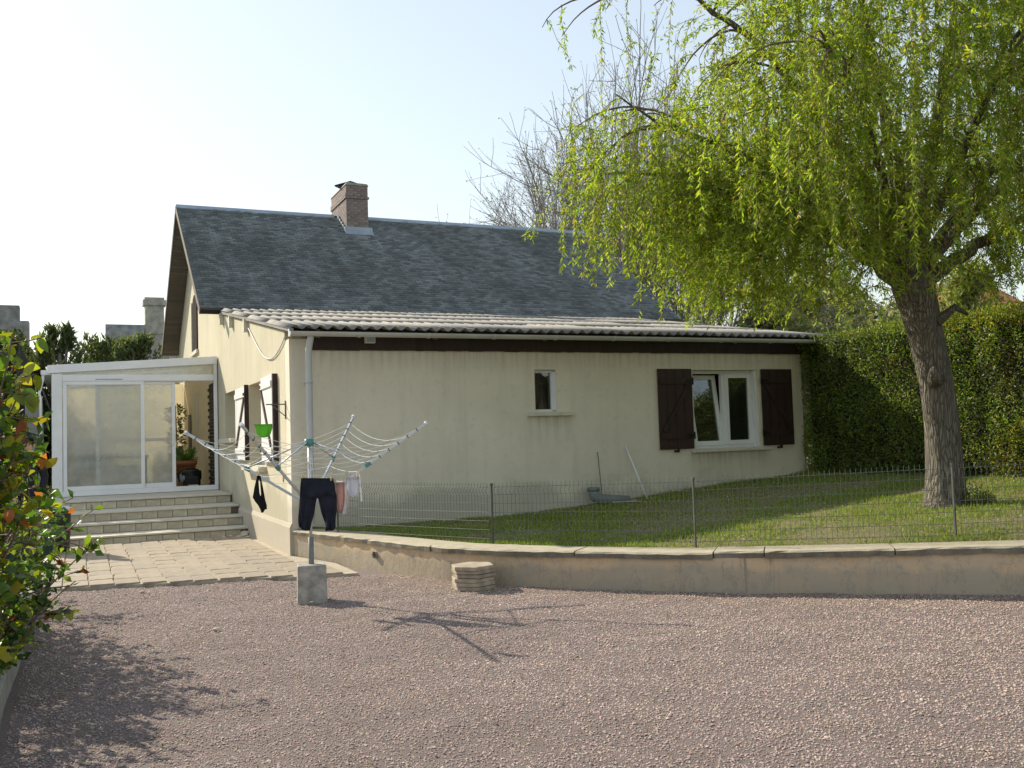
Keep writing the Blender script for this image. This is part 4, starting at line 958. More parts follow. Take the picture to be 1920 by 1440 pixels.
# ================================================================== ROTARY CLOTHES LINE
HX, HY = -.57, -3.78
rot = thing('rotary_clothes_line', (HX, HY, 0), 'open rotary clothes dryer standing in a square concrete block on the gravel', 'clothes dryer')
def hexp(c, w, h, tw): return [(c[0]+w*math.cos(tw+k*math.pi/2), c[1]+w*math.sin(tw+k*math.pi/2), h) for k in range(4)]
cb = MB(); w0 = .205; tw = R(45)-yaw+R(14)
cb.hexa(hexp((HX, HY), w0, -.03, tw)+hexp((HX, HY), w0*.96, .355, tw)); cb.build('concrete_block', MT['block'], rot, .014)
b = MB(); b.tube([(HX, HY, .30), (HX, HY, .62)], .027, 10); b.build('ground_socket', MT['socket'], rot)
b = MB(); b.tube([(HX, HY, .58), (HX, HY, 1.57)], .016, 10); b.build('pole', MT['arm'], rot)
b = MB(); b.tube([(HX, HY, 1.53), (HX, HY, 1.60)], .045, 10); b.build('hub', MT['teal'], rot)
b = MB(); b.tube([(HX, HY, .88), (HX, HY, .97)], .045, 10); b.build('hub', MT['teal'], rot)
rx = Vector((math.cos(yaw), -math.sin(yaw), 0)); fx = Vector((math.sin(yaw), math.cos(yaw), 0)); H0 = Vector((HX, HY, .93))
tips = []
for lat, dep, z in ((1.19, -.08, 1.72), (.25, 1.22, 1.84), (-1.27, .10, 1.70), (-.37, -1.10, 1.74)):
    tips.append(Vector((HX, HY, 0))+rx*lat+fx*dep+Vector((0, 0, z)))
mids = []
for t in tips:
    d = (t-H0); a = H0+d.normalized()*.05; m_ = H0+d*.50; mids.append(m_)
    b = MB(); b.bar(a, t, .017, .025); b.build('arm', MT['arm'], rot)
    b = MB(); b.tube([t-d.normalized()*.015, t+d.normalized()*.012], .022, 8); b.build('arm_cap', MT['pvc'], rot)
    b = MB(); b.tube([Vector((HX, HY, 1.565))+Vector((d.x, d.y, 0)).normalized()*.03, m_+Vector((0, 0, .015))], .008, 7); b.build('strut', MT['galv'], rot)
    b = MB(); b.bar(m_-d.normalized()*.032, m_+d.normalized()*.032, .027, .036); b.build('slider_clip', MT['teal'], rot)
    b = MB()
    for s in (.60, .68, .76, .84, .92): q = H0+d*s; b.bar(q-d.normalized()*.004, q+d.normalized()*.004, .021, .034)
    b.build('line_clip', MT['black'], rot)
def lpt(i, s, u, sag=1):
    """point u along the line between arm i and the next at arm fraction s"""
    a = H0+(tips[i]-H0)*s; c = H0+(tips[(i+1) % 4]-H0)*s; p = a.lerp(c, u); L = (c-a).length
    p.z -= sag*L*(.16 if s > .5 else .06)*4*u*(1-u)*.62; return p
b = MB()
for i in range(4):
    for s in (.30, .42, .60, .68, .76, .84, .92): b.tube([lpt(i, s, u) for u in np.linspace(0, 1, 12)], .0024, 4, False)
b.build('line', MT['line'], rot)
b = MB(); b.tube([(HX+.02, HY, 1.5), (HX+.035, HY-.03, 1.2), (HX+.03, HY-.03, 1.05)], .004, 4); b.build('pull_cord', MT['line'], rot)

# laundry
def sheet_cloth(outline_rows, thick, name, mat, parent, wave=.012, seed=0):
    """rows of (left point, right point) from top to bottom in world space, thickened and rippled"""
    nu = 14; V = []; F = []; rows = len(outline_rows); rr = random.Random(seed); ph = [rr.uniform(0, 6) for _ in range(4)]
    l0, r0 = Vector(outline_rows[0][0]), Vector(outline_rows[0][1]); nn = (r0-l0).normalized().cross(Vector((0, 0, 1)))
    for sgn in (1, -1):
        for k, (l, r) in enumerate(outline_rows):
            for j in range(nu):
                u = j/(nu-1); p = Vector(l).lerp(Vector(r), u); e = math.sin(math.pi*u)**.5
                rip = wave*(math.sin(u*11+ph[0]+k*.35)+.7*math.sin(u*21+ph[1]-k*.5)+.6*math.sin(k*1.1+u*5+ph[2]))*(k/rows*.8+.35)
                V.append(tuple(p+nn*(rip+sgn*thick*e)))
    st = rows*nu
    for k in range(rows-1):
        for j in range(nu-1):
            a = k*nu+j; F.append((a, a+1, a+nu+1, a+nu)); F.append((st+a+1, st+a, st+a+nu, st+a+nu+1))
    for k in range(rows-1):
        for j in (0, nu-1):
            a = k*nu+j; F.append((a, a+nu, st+a+nu, st+a))
    for j in range(nu-1):
        for k in (0, rows-1):
            a = k*nu+j; F.append((a, a+1, st+a+1, st+a))
    at = ORG[parent.name]; me = bpy.data.meshes.new(name); me.from_pydata([tuple(Vector(v)-at) for v in V], [], F); me.polygons.foreach_set('use_smooth', [True]*len(F)); me.materials.append(mat); me.update()
    o = put(name, me, parent, at); return o
T0 = Vector((-.73, -4.13, 1.225)); ex = (Vector((-.455, -4.29, 1.215))-T0); W0 = ex.length; ex = ex.normalized()
tr = thing('trousers', (-.59, -4.2, .95), 'dark navy trousers pegged upside the right way on the dryer lines in front of the pole', 'trousers')
tr['label'] = 'dark navy trousers hanging by the waistband in front of the dryer pole'
def rowp(x0, x1, z): return (T0+ex*x0+Vector((0, 0, z)), T0+ex*x1+Vector((0, 0, z)))
h = W0
up = [rowp(.0-.002*k, h+.004*k, -.024*k) for k in range(9)]
sheet_cloth(up, .022, 'hips', MT['trouser'], tr, .010, 1)
sheet_cloth([rowp(-.016-.012*min(k, 4)/4, h*.5-.012*k/1.6, -.16-.034*k) if k < 10 else rowp(.01, h*.26, -.16-.034*k) for k in range(11)], .028, 'trouser_leg', MT['trouser'], tr, .015, 2)
sheet_cloth([rowp(h*.5+.012*k/1.6, h+.03-.004*max(0, k-5), -.16-.034*k) if k < 10 else rowp(h*.72, h-.01, -.16-.034*k) for k in range(11)], .028, 'trouser_leg', MT['trouser'], tr, .015, 3)
bk = thing('black_garment', (-1.06, -3.79, 1.1), 'narrow black garment folded over the left side line of the dryer', 'garment')
q0 = Vector((-1.085, -3.80, 1.255)); q1 = Vector((-1.045, -3.815, 1.255)); e2 = Vector((.91, -.41, 0))
def rb(a, c, z): return (q0+e2*a+Vector((0, 0, z)), q0+e2*c+Vector((0, 0, z)))
sheet_cloth([rb(-.004, .022, 0), rb(-.02, .010, -.06), rb(-.035, .014, -.12), rb(-.044, .018, -.17), rb(-.052, .03, -.21), rb(-.03, .06, -.25), rb(.0, .066, -.29), rb(.02, .07, -.33), rb(.028, .05, -.36)], .012, 'front_half', MT['blackcloth'], bk, .004, 4)
sheet_cloth([rb(.004, .03, -.002), rb(.022, .04, -.06), rb(.026, .052, -.12), rb(.030, .062, -.18), rb(.02, .072, -.24), rb(.02, .085, -.29), rb(.03, .085, -.33)], .010, 'back_half', MT['blackcloth'], bk, .004, 5)
def garment(name, x0, z0, w, hgt, mat, label, seed, cut=.3):
    g_ = thing(name, (x0[0], x0[1], z0-hgt/2), label, 'underwear', 'small laundry pegged beside the trousers')
    p0 = Vector((x0[0], x0[1], z0)); r = lambda a, c, z: (p0+e2*a+Vector((0, 0, z)), p0+e2*c+Vector((0, 0, z)))
    sheet_cloth([r(0, w, 0), r(.005, w*1.02, -hgt*.2), r(-.002, w*1.03, -hgt*.45), r(.012, w*.95, -hgt*.7), r(w*cut, w*(1-cut*.6), -hgt*.92), r(w*.42, w*.66, -hgt)], .010, 'cloth', mat, g_, .012, seed); return g_
garment('underwear', (-.405, -4.12), 1.165, .10, .30, MT['pinkcloth'], 'small pink garment hanging partly behind the trousers', 7)
garment('underwear', (-.335, -4.30), 1.215, .125, .20, MT['whitecloth'], 'pale lilac white garment in front, pegged under the right arm of the dryer', 8)
garment('underwear', (-.335, -4.03), 1.16, .09, .33, MT['whitecloth'], 'longer white garment hanging behind the lilac one', 9)
st = thing('strap', (-.17, -4.3, 1.1), 'thin white strap dangling right of the small laundry', 'strap')
b = MB(); b.bar((-.205, -4.32, 1.24), (-.19, -4.325, .98), .012, .004, (0, 1, 0)); b.build('ribbon', MT['whitecloth'], st)
pg = MB(); pg.hexa([(-.006, -.006, -.035), (.006, -.006, -.035), (.006, .006, -.035), (-.006, .006, -.035), (-.012, -.005, .04), (-.004, -.005, .04), (-.004, .005, .04), (-.012, .005, .04)]); pg.hexa([(-.004, -.006, -.035), (.008, -.006, -.035), (.008, .006, -.035), (-.004, .006, -.035), (.006, -.005, .04), (.013, -.005, .04), (.013, .005, .04), (.006, .005, .04)])
pgm = pg.mesh('clothes_peg', MT['whitepeg'])
for k, (p, lab) in enumerate([((-.715, -4.14, 1.235), 'peg on the left corner of the navy trousers'), ((-.475, -4.285, 1.225), 'peg on the right corner of the navy trousers'), ((-.40, -4.13, 1.18), 'peg holding the pink garment'),
        ((-.325, -4.305, 1.235), 'peg on the left side of the lilac white garment'), ((-.23, -4.345, 1.235), 'peg on the right side of the lilac white garment'), ((-.29, -4.04, 1.18), 'peg holding the longer white garment'), ((-1.078, -3.80, 1.265), 'peg above the black garment on the left side line'), ((-.86, -3.93, 1.22), 'empty peg alone on the line between black garment and trousers'), ((-.585, -3.83, 1.33), 'pale green peg hanging close to the dryer pole')]):
    o = put('clothes_peg', pgm, None, p); o.rotation_euler = (0, R(rng.uniform(-10, 10)), rng.uniform(-.8, .2)); nm(o, lab, 'clothes peg', 'pegs on the dryer lines')
gc = thing('green_cloth', (-1.14, -4.56, 1.7), 'bright lime green cloth hanging from the near arm tip of the dryer', 'cloth')
p0 = Vector((-1.215, -4.52, 1.742)); r = lambda a, c, z: (p0+e2*a+Vector((0, 0, z)), p0+e2*c+Vector((0, 0, z)))
sheet_cloth([r(-.015, .15, 0), r(.0, .155, -.02), r(.005, .15, -.05), r(.012, .14, -.085), r(.022, .125, -.112), r(.05, .10, -.12)], .004, 'cloth', MT['greencloth'], gc, .005, 11)

# ================================================================== HEXAGONAL SLABS
SX, SY = 1.06, -4.04
hx = MB(); pts = [(.235*math.cos(k*math.pi/3), .235*math.sin(k*math.pi/3)) for k in range(6)]; hx.prism(pts, 'z', 0, .038); hxm = hx.mesh('hexagonal_slab', MT['slab'])
names = ['bottom', 'second from the bottom', 'third from the bottom', 'third from the top', 'second from the top', 'topmost']
zc = .0
for k in range(6):
    o = put('hexagonal_slab', hxm, None, (SX+rng.uniform(-.012, .012), SY+rng.uniform(-.012, .012), zc)); o.rotation_euler = (rng.uniform(-.012, .012), rng.uniform(-.012, .012), .35+rng.uniform(-.06, .06)); zc += .0415
    bv = o.modifiers.new('bevel', 'BEVEL'); bv.width = .005; bv.segments = 2
    nm(o, '%s hexagonal stone slab of the stack before the low wall' % names[k], 'paving slab', 'hexagonal slabs stacked by the low wall')

# ================================================================== ON THE LAWN
ep = thing('grey_pipe_elbow', (4.85, -.25, lz(4.85, -.3)), 'grey plastic pipe elbow lying on the lawn by the house wall', 'pipe')
z0 = lz(4.85, -.3)
b = MB(); b.tube([(4.62, -.22, z0+.24), (4.63, -.24, z0+.12), (4.70, -.28, z0+.075), (4.86, -.34, z0+.075), (5.12, -.45, z0+.065)], [.085, .09, .085, .07, .055], 14); b.build('pipe_body', MT['pipe_grey'], ep)
b = MB(); b.lathe((4.62, -.22, z0+.21), [(.10, 0), (.10, .05), (.085, .055)], 16); b.build('pipe_collar', MT['pipe_grey'], ep)
o = put('white_pole', (lambda q: q.tube([(5.47, -.43, lz(5.47, -.43)-.02), (5.33, -.035, 1.36)], .013, 8) and q.mesh('white_pole', MT['pvc']))(MB())); nm(o, 'thin white pole leaning against the house wall behind the fence', 'pole')
o = put('dark_rod', (lambda q: q.tube([(4.83, -.12, lz(4.83, -.1)), (4.82, -.03, 1.28)], .006, 6) and q.mesh('dark_rod', MT['rust']))(MB())); nm(o, 'thin dark rod upright by the wall left of the white pole', 'rod')
z0 = lz(4.9, -.5); fs = MB(); fs.hexa([(4.72, -.62, z0-.01), (5.16, -.72, z0-.01), (5.30, -.34, z0-.01), (4.9, -.25, z0-.01), (4.72, -.62, z0+.04), (5.16, -.72, z0+.045), (5.30, -.34, z0+.045), (4.9, -.25, z0+.04)])
o = fs.build('flat_slab', MT['coping'], None, .006); nm(o, 'flat pale slab lying on the grass below the white pole', 'slab')

# ================================================================== WILLOW
TB = Vector((6.52, -5.2, lz(6.52, -5.2)-.03))
wil = thing('willow_tree', TB, 'large weeping willow with fresh yellow green leaves and leaning trunk on the lawn', 'tree')
FK = Vector((6.22, -5.2, 3.15))
tp = [TB, TB+Vector((.02, 0, .12)), Vector((6.56, -5.2, 1.0)), Vector((6.55, -5.2, 1.5)), Vector((6.50, -5.2, 2.0)), Vector((6.40, -5.2, 2.5)), Vector((6.31, -5.2, 2.85)), FK, Vector((6.15, -5.2, 3.5))]
tr_ = [.275, .228, .205, .193, .188, .197, .213, .235, .165]
def trunk_mesh(pts, rad, n=26, sub=6, amp=.05):
    P = np.array([list(p) for p in pts]); t = np.arange(len(P)); tt = np.linspace(0, len(P)-1, (len(P)-1)*sub+1)
    C3 = np.stack([np.interp(tt, t, P[:, k]) for k in range(3)], 1); rr = np.interp(tt, t, rad)
    for _ in range(3): C3[1:-1] = (C3[:-2]+2*C3[1:-1]+C3[2:])/4
    th = np.linspace(0, 2*np.pi, n, endpoint=False); V = []
    for k in range(len(tt)):
        q = np.stack([np.cos(th), np.sin(th), np.full(n, tt[k]*.55)], 1)
        h = vnoise(q*np.array([3.2, 3.2, 1.0])+7, 31)+.5*vnoise(q*np.array([8, 8, 2.2]), 32)
        V.append(C3[k]+np.stack([np.cos(th), np.sin(th), 0*th], 1)*(rr[k]*(1+amp*4*(h-.75)*.5))[:, None])
    V = np.concatenate(V); m = len(tt); i = np.arange(m-1)[:, None]*n; j = np.arange(n)[None]; j2 = (j+1) % n
    F = np.stack([i+j, i+j2, i+n+j2, i+n+j], -1).reshape(-1, 4); return V, F
V, F = trunk_mesh(tp, tr_)
put('trunk', np_mesh('trunk', V-np.array(TB), F, MT['bark'], True), wil, TB)
b = MB(); b.tube([(6.36, -5.36, 2.72), (6.62, -5.42, 2.90), (6.78, -5.45, 2.82)], [.07, .045, .02], 8); b.build('broken_stub', MT['bark'], wil)
b = MB(); b.tube([(6.30, -5.38, 2.05), (6.19, -5.45, 2.12), (6.16, -5.47, 2.2)], [.10, .06, .02], 8); b.build('broken_stub', MT['bark'], wil)
limbs = [
 [(6.15, -5.2, 3.25), (5.3, -4.95, 4.0), (4.2, -4.45, 4.85), (3.5, -4.1, 5.15), (3.05, -3.95, 5.5)],
 [(6.12, -5.2, 3.15), (5.3, -5.0, 3.75), (4.5, -4.7, 4.05), (3.7, -4.3, 4.5), (3.1, -4.0, 4.55)],
 [(6.15, -5.2, 3.4), (5.5, -5.0, 4.7), (4.6, -4.7, 6.0), (3.7, -4.3, 6.75), (3.0, -4.0, 6.6)],
 [(6.15, -5.2, 3.5), (5.85, -5.3, 5.0), (5.5, -5.3, 6.6), (5.2, -5.4, 7.9)],
 [(6.25, -5.2, 3.5), (6.6, -5.3, 5.0), (6.8, -5.5, 6.6), (6.9, -5.6, 8.0)],
 [(6.3, -5.2, 3.35), (7.1, -5.4, 4.3), (7.8, -5.6, 5.4), (8.5, -5.9, 6.3)],
 [(6.35, -5.2, 3.2), (7.3, -5.3, 3.75), (8.3, -5.4, 4.2), (9.3, -5.6, 4.6)],
 [(6.2, -5.1, 3.4), (6.4, -4.2, 4.5), (6.5, -3.2, 5.5), (6.6, -2.3, 6.0)],
 [(6.1, -5.3, 3.4), (5.9, -6.3, 4.5), (5.7, -7.2, 5.4), (5.4, -7.9, 5.7)],
 [(6.1, -5.1, 3.4), (5.2, -4.2, 4.6), (4.6, -3.2, 5.6), (4.2, -2.4, 6.0)],
 [(6.3, -5.3, 3.4), (7.0, -6.3, 4.6), (7.5, -7.1, 5.5), (8.0, -7.8, 5.8)],
 [(6.1, -5.3, 3.3), (5.2, -5.8, 4.2), (4.5, -6.2, 5.0), (3.9, -6.4, 5.4)],
 [(6.3, -5.0, 3.4), (7.2, -4.3, 4.6), (8.0, -3.6, 5.6), (8.7, -3.2, 6.0)],
]
def spl(pl, step=.12):
    q = resample(pl, step)
    for _ in range(4): q[1:-1] = (q[:-2]+2*q[1:-1]+q[2:])/4
    q[1:-1] += rng.normal(0, .012, (len(q)-2, 3)); return q
lb = MB(); sec = MB(); strands = []; inner = MB()
for li, lm in enumerate(limbs):
    q = spl(lm); nn = len(q); rad = list(np.linspace(.105 if li < 8 else .075, .010, nn)*np.linspace(1, .8, nn)); lb.tube(q.tolist(), rad, 8)
    ld = unit(np.gradient(q, axis=0)); nsec = 15
    for k in range(nsec):
        t = rng.uniform(.22, 1.0)**.8; i = min(nn-1, int(t*(nn-1))); p = q[i].copy()
        outd = np.array([p[0]-6.2, p[1]+5.2, 0]); outd /= max(np.linalg.norm(outd), .2)
        d = ld[i]*.7+outd*.5+rng.normal(0, .55, 3); d[2] = abs(d[2])*.55+.25; d /= np.linalg.norm(d)
        L = rng.uniform(.5, 1.35); m = 9; pts = [p]
        for s in range(m):
            d = d+np.array([0, 0, -.16])+rng.normal(0, .06, 3); d /= np.linalg.norm(d); pts.append(pts[-1]+d*L/m)
        sec.tube([tuple(x) for x in pts], list(np.linspace(.017, .004, m+1)), 5, False)
        for s in range(rng.integers(5, 9)):
            ss = rng.integers(2, m+1); strands.append((pts[ss], d.copy(), t))
    # bare tangle under the crown
    for k in range(10):
        t = rng.uniform(.15, .7); i = int(t*(nn-1)); p = q[i]; d = rng.normal(0, 1, 3); d[2] = -abs(d[2])*.3+.1; d /= np.linalg.norm(d); pts = [p]
        for s in range(7): d = d+np.array([0, 0, -.10])+rng.normal(0, .16, 3); d /= np.linalg.norm(d); pts.append(pts[-1]+d*rng.uniform(.08, .17))
        inner.tube([tuple(x) for x in pts], list(np.linspace(.009, .003, 8)), 4, False)
lb.build('limb', MT['bark'], wil); sec.build('branches', MT['stem'], wil, kind='stuff'); inner.build('bare_twigs', MT['stem'], wil, kind='stuff')
for k in range(1250):
    v = rng.normal(0, 1, 3); v[2] = abs(v[2])*.9+.05; v /= np.linalg.norm(v); rr = rng.uniform(.35, 1.0)**.5
    p = np.array([6.4, -5.4, 4.2])+v*rr*np.array([3.5, 2.6, 4.2])
    if p[0] < 3.9 and rng.random() < .45: continue
    strands.append((p, np.array([v[0], v[1], .1]), .8))
strands = [(p, d, t, rng.random() < .5) for p, d, t in strands]
for k in range(1650):                      # leafy side sprays through the crown's mass
    v = rng.normal(0, 1, 3); v /= np.linalg.norm(v); rr = rng.uniform(.1, 1.0)**.45
    p = np.array([6.25, -5.4, 4.9])+v*rr*np.array([3.0, 2.4, 3.0])
    if p[2] < 2.95: continue
    strands.append((p, v*np.array([1, 1, .4]), .8, True))
for k in range(520):                       # full low skirt on the side away from the trunk
    a = rng.uniform(0, 6.28); rr = rng.random()**.5
    p = np.array([4.6, -5.1, 3.75])+np.array([1.15*rr*math.cos(a), 1.2*rr*math.sin(a), rng.normal(0, .5)])
    if p[2] < 2.95: continue
    strands.append((p, np.array([math.cos(a), math.sin(a), .2]), .9, True))
for k in range(150):                       # outermost left boughs
    a = rng.uniform(0, 6.28); rr = rng.random()**.5
    p = np.array([3.05, -4.15, 4.75])+np.array([.62*rr*math.cos(a), .8*rr*math.sin(a), rng.normal(0, .42)])
    strands.append((p, np.array([math.cos(a)-.4, math.sin(a), .15]), .95, rng.random() < .35))
tw = MB(); LP = []; LD = []; LT = []
for p, d, t, spray in strands:
    if p[2] < 4.1 and 5.25 < p[0] < 6.7 and -6.6 < p[1] < -4 and rng.random() < .75: continue
    if p[0] < 4.4 and p[2] > 5.3 and rng.random() < .5: continue
    if spray:
        L = rng.uniform(.3, .85); m = 5; pts = [np.array(p)]; dd = d/max(np.linalg.norm(d), .1)+rng.normal(0, .45, 3)
        for s in range(m):
            dd = dd*.85+np.array([0, 0, -.24])+rng.normal(0, .16, 3); dd /= np.linalg.norm(dd); pts.append(pts[-1]+dd*L/m)
        pts = np.array(pts)
        if pts[:, 2].min() < 2.8: continue
        tw.tube(pts.tolist(), list(np.linspace(.004, .0016, m+1)), 3, False)
        nlv = int(L/.0115*rng.choice([.6, 1.0, 1.2])); u = rng.random(nlv)*m; i = np.clip(u.astype(int), 0, m-1); f = (u-i)[:, None]
        P = pts[i]*(1-f)+pts[i+1]*f+rng.normal(0, .012, (nlv, 3)); Dp = unit(pts[i+1]-pts[i])
        LP.append(P); LD.append(unit(Dp*.5+rng.normal(0, .62, (nlv, 3))+np.array([0, 0, -.22]))); LT.append(np.full(nlv, rng.random())); continue
    left = p[0] < 4.4
    zmin = 2.92+abs(rng.normal(0, .25)) if p[0] < 5.6 else 3.4+abs(rng.normal(0, .35))
    if p[0] < 3.7: zmin += .45
    L = min(rng.uniform(.6, 2.8), max(.25, p[2]+.15-zmin)); m = max(4, int(L/.12)); pts = [np.array(p)]
    hd = np.array([d[0], d[1], 0])*.8+rng.normal(0, .25, 3); dd = hd+np.array([0, 0, .25])
    for s in range(m):
        dd = dd*.62+np.array([0, 0, -.75])+rng.normal(0, .10, 3)*np.array([1, 1, .3]); dd /= np.linalg.norm(dd); pts.append(pts[-1]+dd*L/m)
    pts = np.array(pts); tw.tube(pts.tolist(), list(np.linspace(.0042, .0016, m+1)), 3, False)
    dens = rng.choice([.35, .7, .9, 1.05]) ; nlv = int(L/.0140*dens); u = rng.random(nlv)*m; i = np.clip(u.astype(int), 0, m-1); f = (u-i)[:, None]
    P = pts[i]*(1-f)+pts[i+1]*f; Dp = unit(pts[i+1]-pts[i]); side = rng.normal(0, 1, (nlv, 3)); side -= (side*Dp).sum(1, keepdims=True)*Dp
    LP.append(P); LD.append(unit(Dp*.55+unit(side)*.75+np.array([0, 0, -.25]))); LT.append(np.full(nlv, rng.random()))
LP, LD, LT = np.concatenate(LP), np.concatenate(LD), np.concatenate(LT); n = len(LP); print('willow leaves', n, 'strands', len(strands))
cl = shade([(.25, .335, .036), (.30, .375, .045), (.205, .29, .034), (.36, .39, .07), (.15, .225, .030)], n, .2)
cl *= (.75+.5*LT)[:, None]; ty = rng.random(n) < .07; cl[ty] = shade([(.36, .30, .09), (.40, .33, .10)], ty.sum())
tw.build('hanging_twigs', MT['twig'], wil, kind='stuff')
foliage('foliage', LP, LD, rdir(n), rng.uniform(.045, .09, n), rng.uniform(.012, .021, n), cl, MT['willow'], wil, .2, 'stuff')
sh_ = thing('root_shoots', (6.72, -5.45, TB.z), 'leafy young shoots sprouting at the right foot of the willow trunk', 'shoots')
n = 600; th = rng.uniform(0, 6.28, n); rr = .24*np.sqrt(rng.random(n)); hh = rng.random(n)**1.3*.26*(1.15-rr/.3)
P = np.stack([6.72+rr*np.cos(th), -5.47+rr*np.sin(th)*.7, TB.z+.04+hh], 1)
foliage('leaves', P, rdir(n)+np.array([0, 0, .5]), rdir(n), rng.uniform(.03, .06, n), rng.uniform(.012, .02, n), shade([(.14, .19, .04), (.20, .22, .06), (.10, .13, .03)], n), MT['leaf'], sh_)
b = MB()
for k in range(24):
    a = rng.uniform(0, 6.28); b.tube([(6.72, -5.45, TB.z), (6.72+.2*math.cos(a), -5.47+.15*math.sin(a), TB.z+rng.uniform(.12, .28))], .004, 4, False)
b.build('stems', MT['stem'], sh_)

# ================================================================== HEDGE
hd = thing('clipped_hedge', (9.6, -4.5, .7), 'tall dense dark green clipped hedge at the end of the lawn', 'hedge')
def hedge(parent, x0, x1, y0, y1, z0f, z1, n, cols, lsize, mat, core=True, top_wob=.06):
    if core:
        b = MB(); b.box(x0+.10, x1-.10, y0+.1, y1-.10, .4, z1-.12); b.build('shade_core', MT['hedgecore'], parent)  # solid box behind the leaves, inner shade painted as its colour
    # faces: -x, -y, +y, top
    ar = np.array([(y1-y0)*2.4*1.6, (x1-x0)*2.4, (x1-x0)*2.4*.5, (x1-x0)*(y1-y0)*.8]); cnt = (ar/ar.sum()*n).astype(int); Ps = []; Ns = []
    for k, c in enumerate(cnt):
        u, v, dpt = rng.random(c), rng.random(c), rng.random(c)**1.6*.22-.05
        if k == 0: y = y0+u*(y1-y0); z = z0f+v*(z1-z0f); wv = .12*(vnoise(np.stack([y*1.6, z*1.6, 0*y], 1), 41)-.5)+.15*(vnoise(np.stack([y*4.5, z*3.2, 0*y], 1), 42)-.5); Ps.append(np.stack([x0+dpt+wv, y, z], 1)); Ns.append(np.tile([-1, 0, 0], (c, 1)))
        elif k in (1, 2): x = x0+u*(x1-x0); z = z0f+v*(z1-z0f); Ps.append(np.stack([x, (y0+dpt if k == 1 else y1-dpt), z], 1)); Ns.append(np.tile([0, -1 if k == 1 else 1, 0], (c, 1)))
        else: x = x0+u*(x1-x0); y = y0+v*(y1-y0); wv = top_wob*(vnoise(np.stack([x*2, y*2, 0*y], 1), 43)-.3); Ps.append(np.stack([x, y, z1-dpt*.6+wv], 1)); Ns.append(np.tile([0, 0, 1], (c, 1)))
    P = np.concatenate(Ps); Nn = np.concatenate(Ns).astype(float); m = len(P)
    D = unit(Nn*.45+rdir(m)+np.array([0, 0, .25])); c = shade(cols, m, .3)
    c *= (.55+.9*vnoise(P*1.8, 44))[:, None]
    yl = vnoise(P*.9+3, 45) > .66; c[yl] *= np.array([1.35, 1.1, .8]); br = vnoise(P*2.4+9, 46) > .82; c[br] *= np.array([1.0, .8, .7])
    foliage('foliage', P, D, rdir(m)+Nn, rng.uniform(lsize*.6, lsize*1.3, m), rng.uniform(lsize*.35, lsize*.6, m), c, mat, parent, .2, 'stuff')
hedge(hd, 8.98, 10.3, -11.0, -.03, .72, 3.12, 150000, [(.155, .235, .036), (.11, .19, .033), (.21, .275, .045), (.07, .125, .027), (.29, .29, .055), (.14, .11, .05)], .044, MT['hedge'])
n = 900; u = rng.random(n); P = np.stack([8.96+rng.uniform(-.16, .3, n)*(u < .5)+(u >= .5)*rng.uniform(0, 1.2, n), rng.uniform(-9, -.1, n), np.where(u < .5, rng.uniform(.9, 3.1, n), 3.1+rng.uniform(-.02, .14, n))], 1)
foliage('stray_shoots', P, rdir(n)*.5+np.array([-.4, 0, .9]), rdir(n), rng.uniform(.08, .16, n), rng.uniform(.015, .03, n), shade([(.18, .24, .05), (.22, .27, .06)], n), MT['hedge'], hd, .2, 'stuff')
# thin dry base of the hedge
n = 2500; P = np.stack([9.0+rng.uniform(-.12, .2, n), rng.uniform(-8, -3.2, n), .78+rng.random(n)**1.5*.35], 1)
foliage('dry_base', P, rdir(n), rdir(n), rng.uniform(.03, .07, n), rng.uniform(.012, .03, n), shade([(.10, .07, .035), (.13, .09, .045), (.06, .06, .025)], n), MT['hedge'], hd, .2, 'stuff')
#@@BUSH
# ================================================================== LEFT BORDER
kb = MB(); yy = np.linspace(-11.5, -1.9, 34)
pr = []
for y in yy:
    x = -3.10+.0*y+.012*math.sin(y*2.1); j = lambda a: float(rng.uniform(-a, a)); h_ = .16
    pr.append([(x, y, -.05), (x+j(.006), y, h_-.02+j(.01)), (x-.025, y, h_+j(.006)), (x-.13, y, h_+j(.006)), (x-.15, y, -.05)])
for p, q in zip(pr[:-1], pr[1:]):
    for k in range(5): kb.quad(p[k], q[k], q[(k+1) % 5], p[(k+1) % 5])
kb.quad(*reversed(pr[0])); kb.quad(*pr[-1])
nm(kb.build('border_kerb', MT['concrete']), kind='structure')
sb_ = MB(); sb_.quad((-6.5, -12, .09), (-3.22, -12, .09), (-3.22, -1.9, .09), (-6.5, -1.9, .09)); nm(sb_.build('border_soil', MT['soil']), kind='structure')
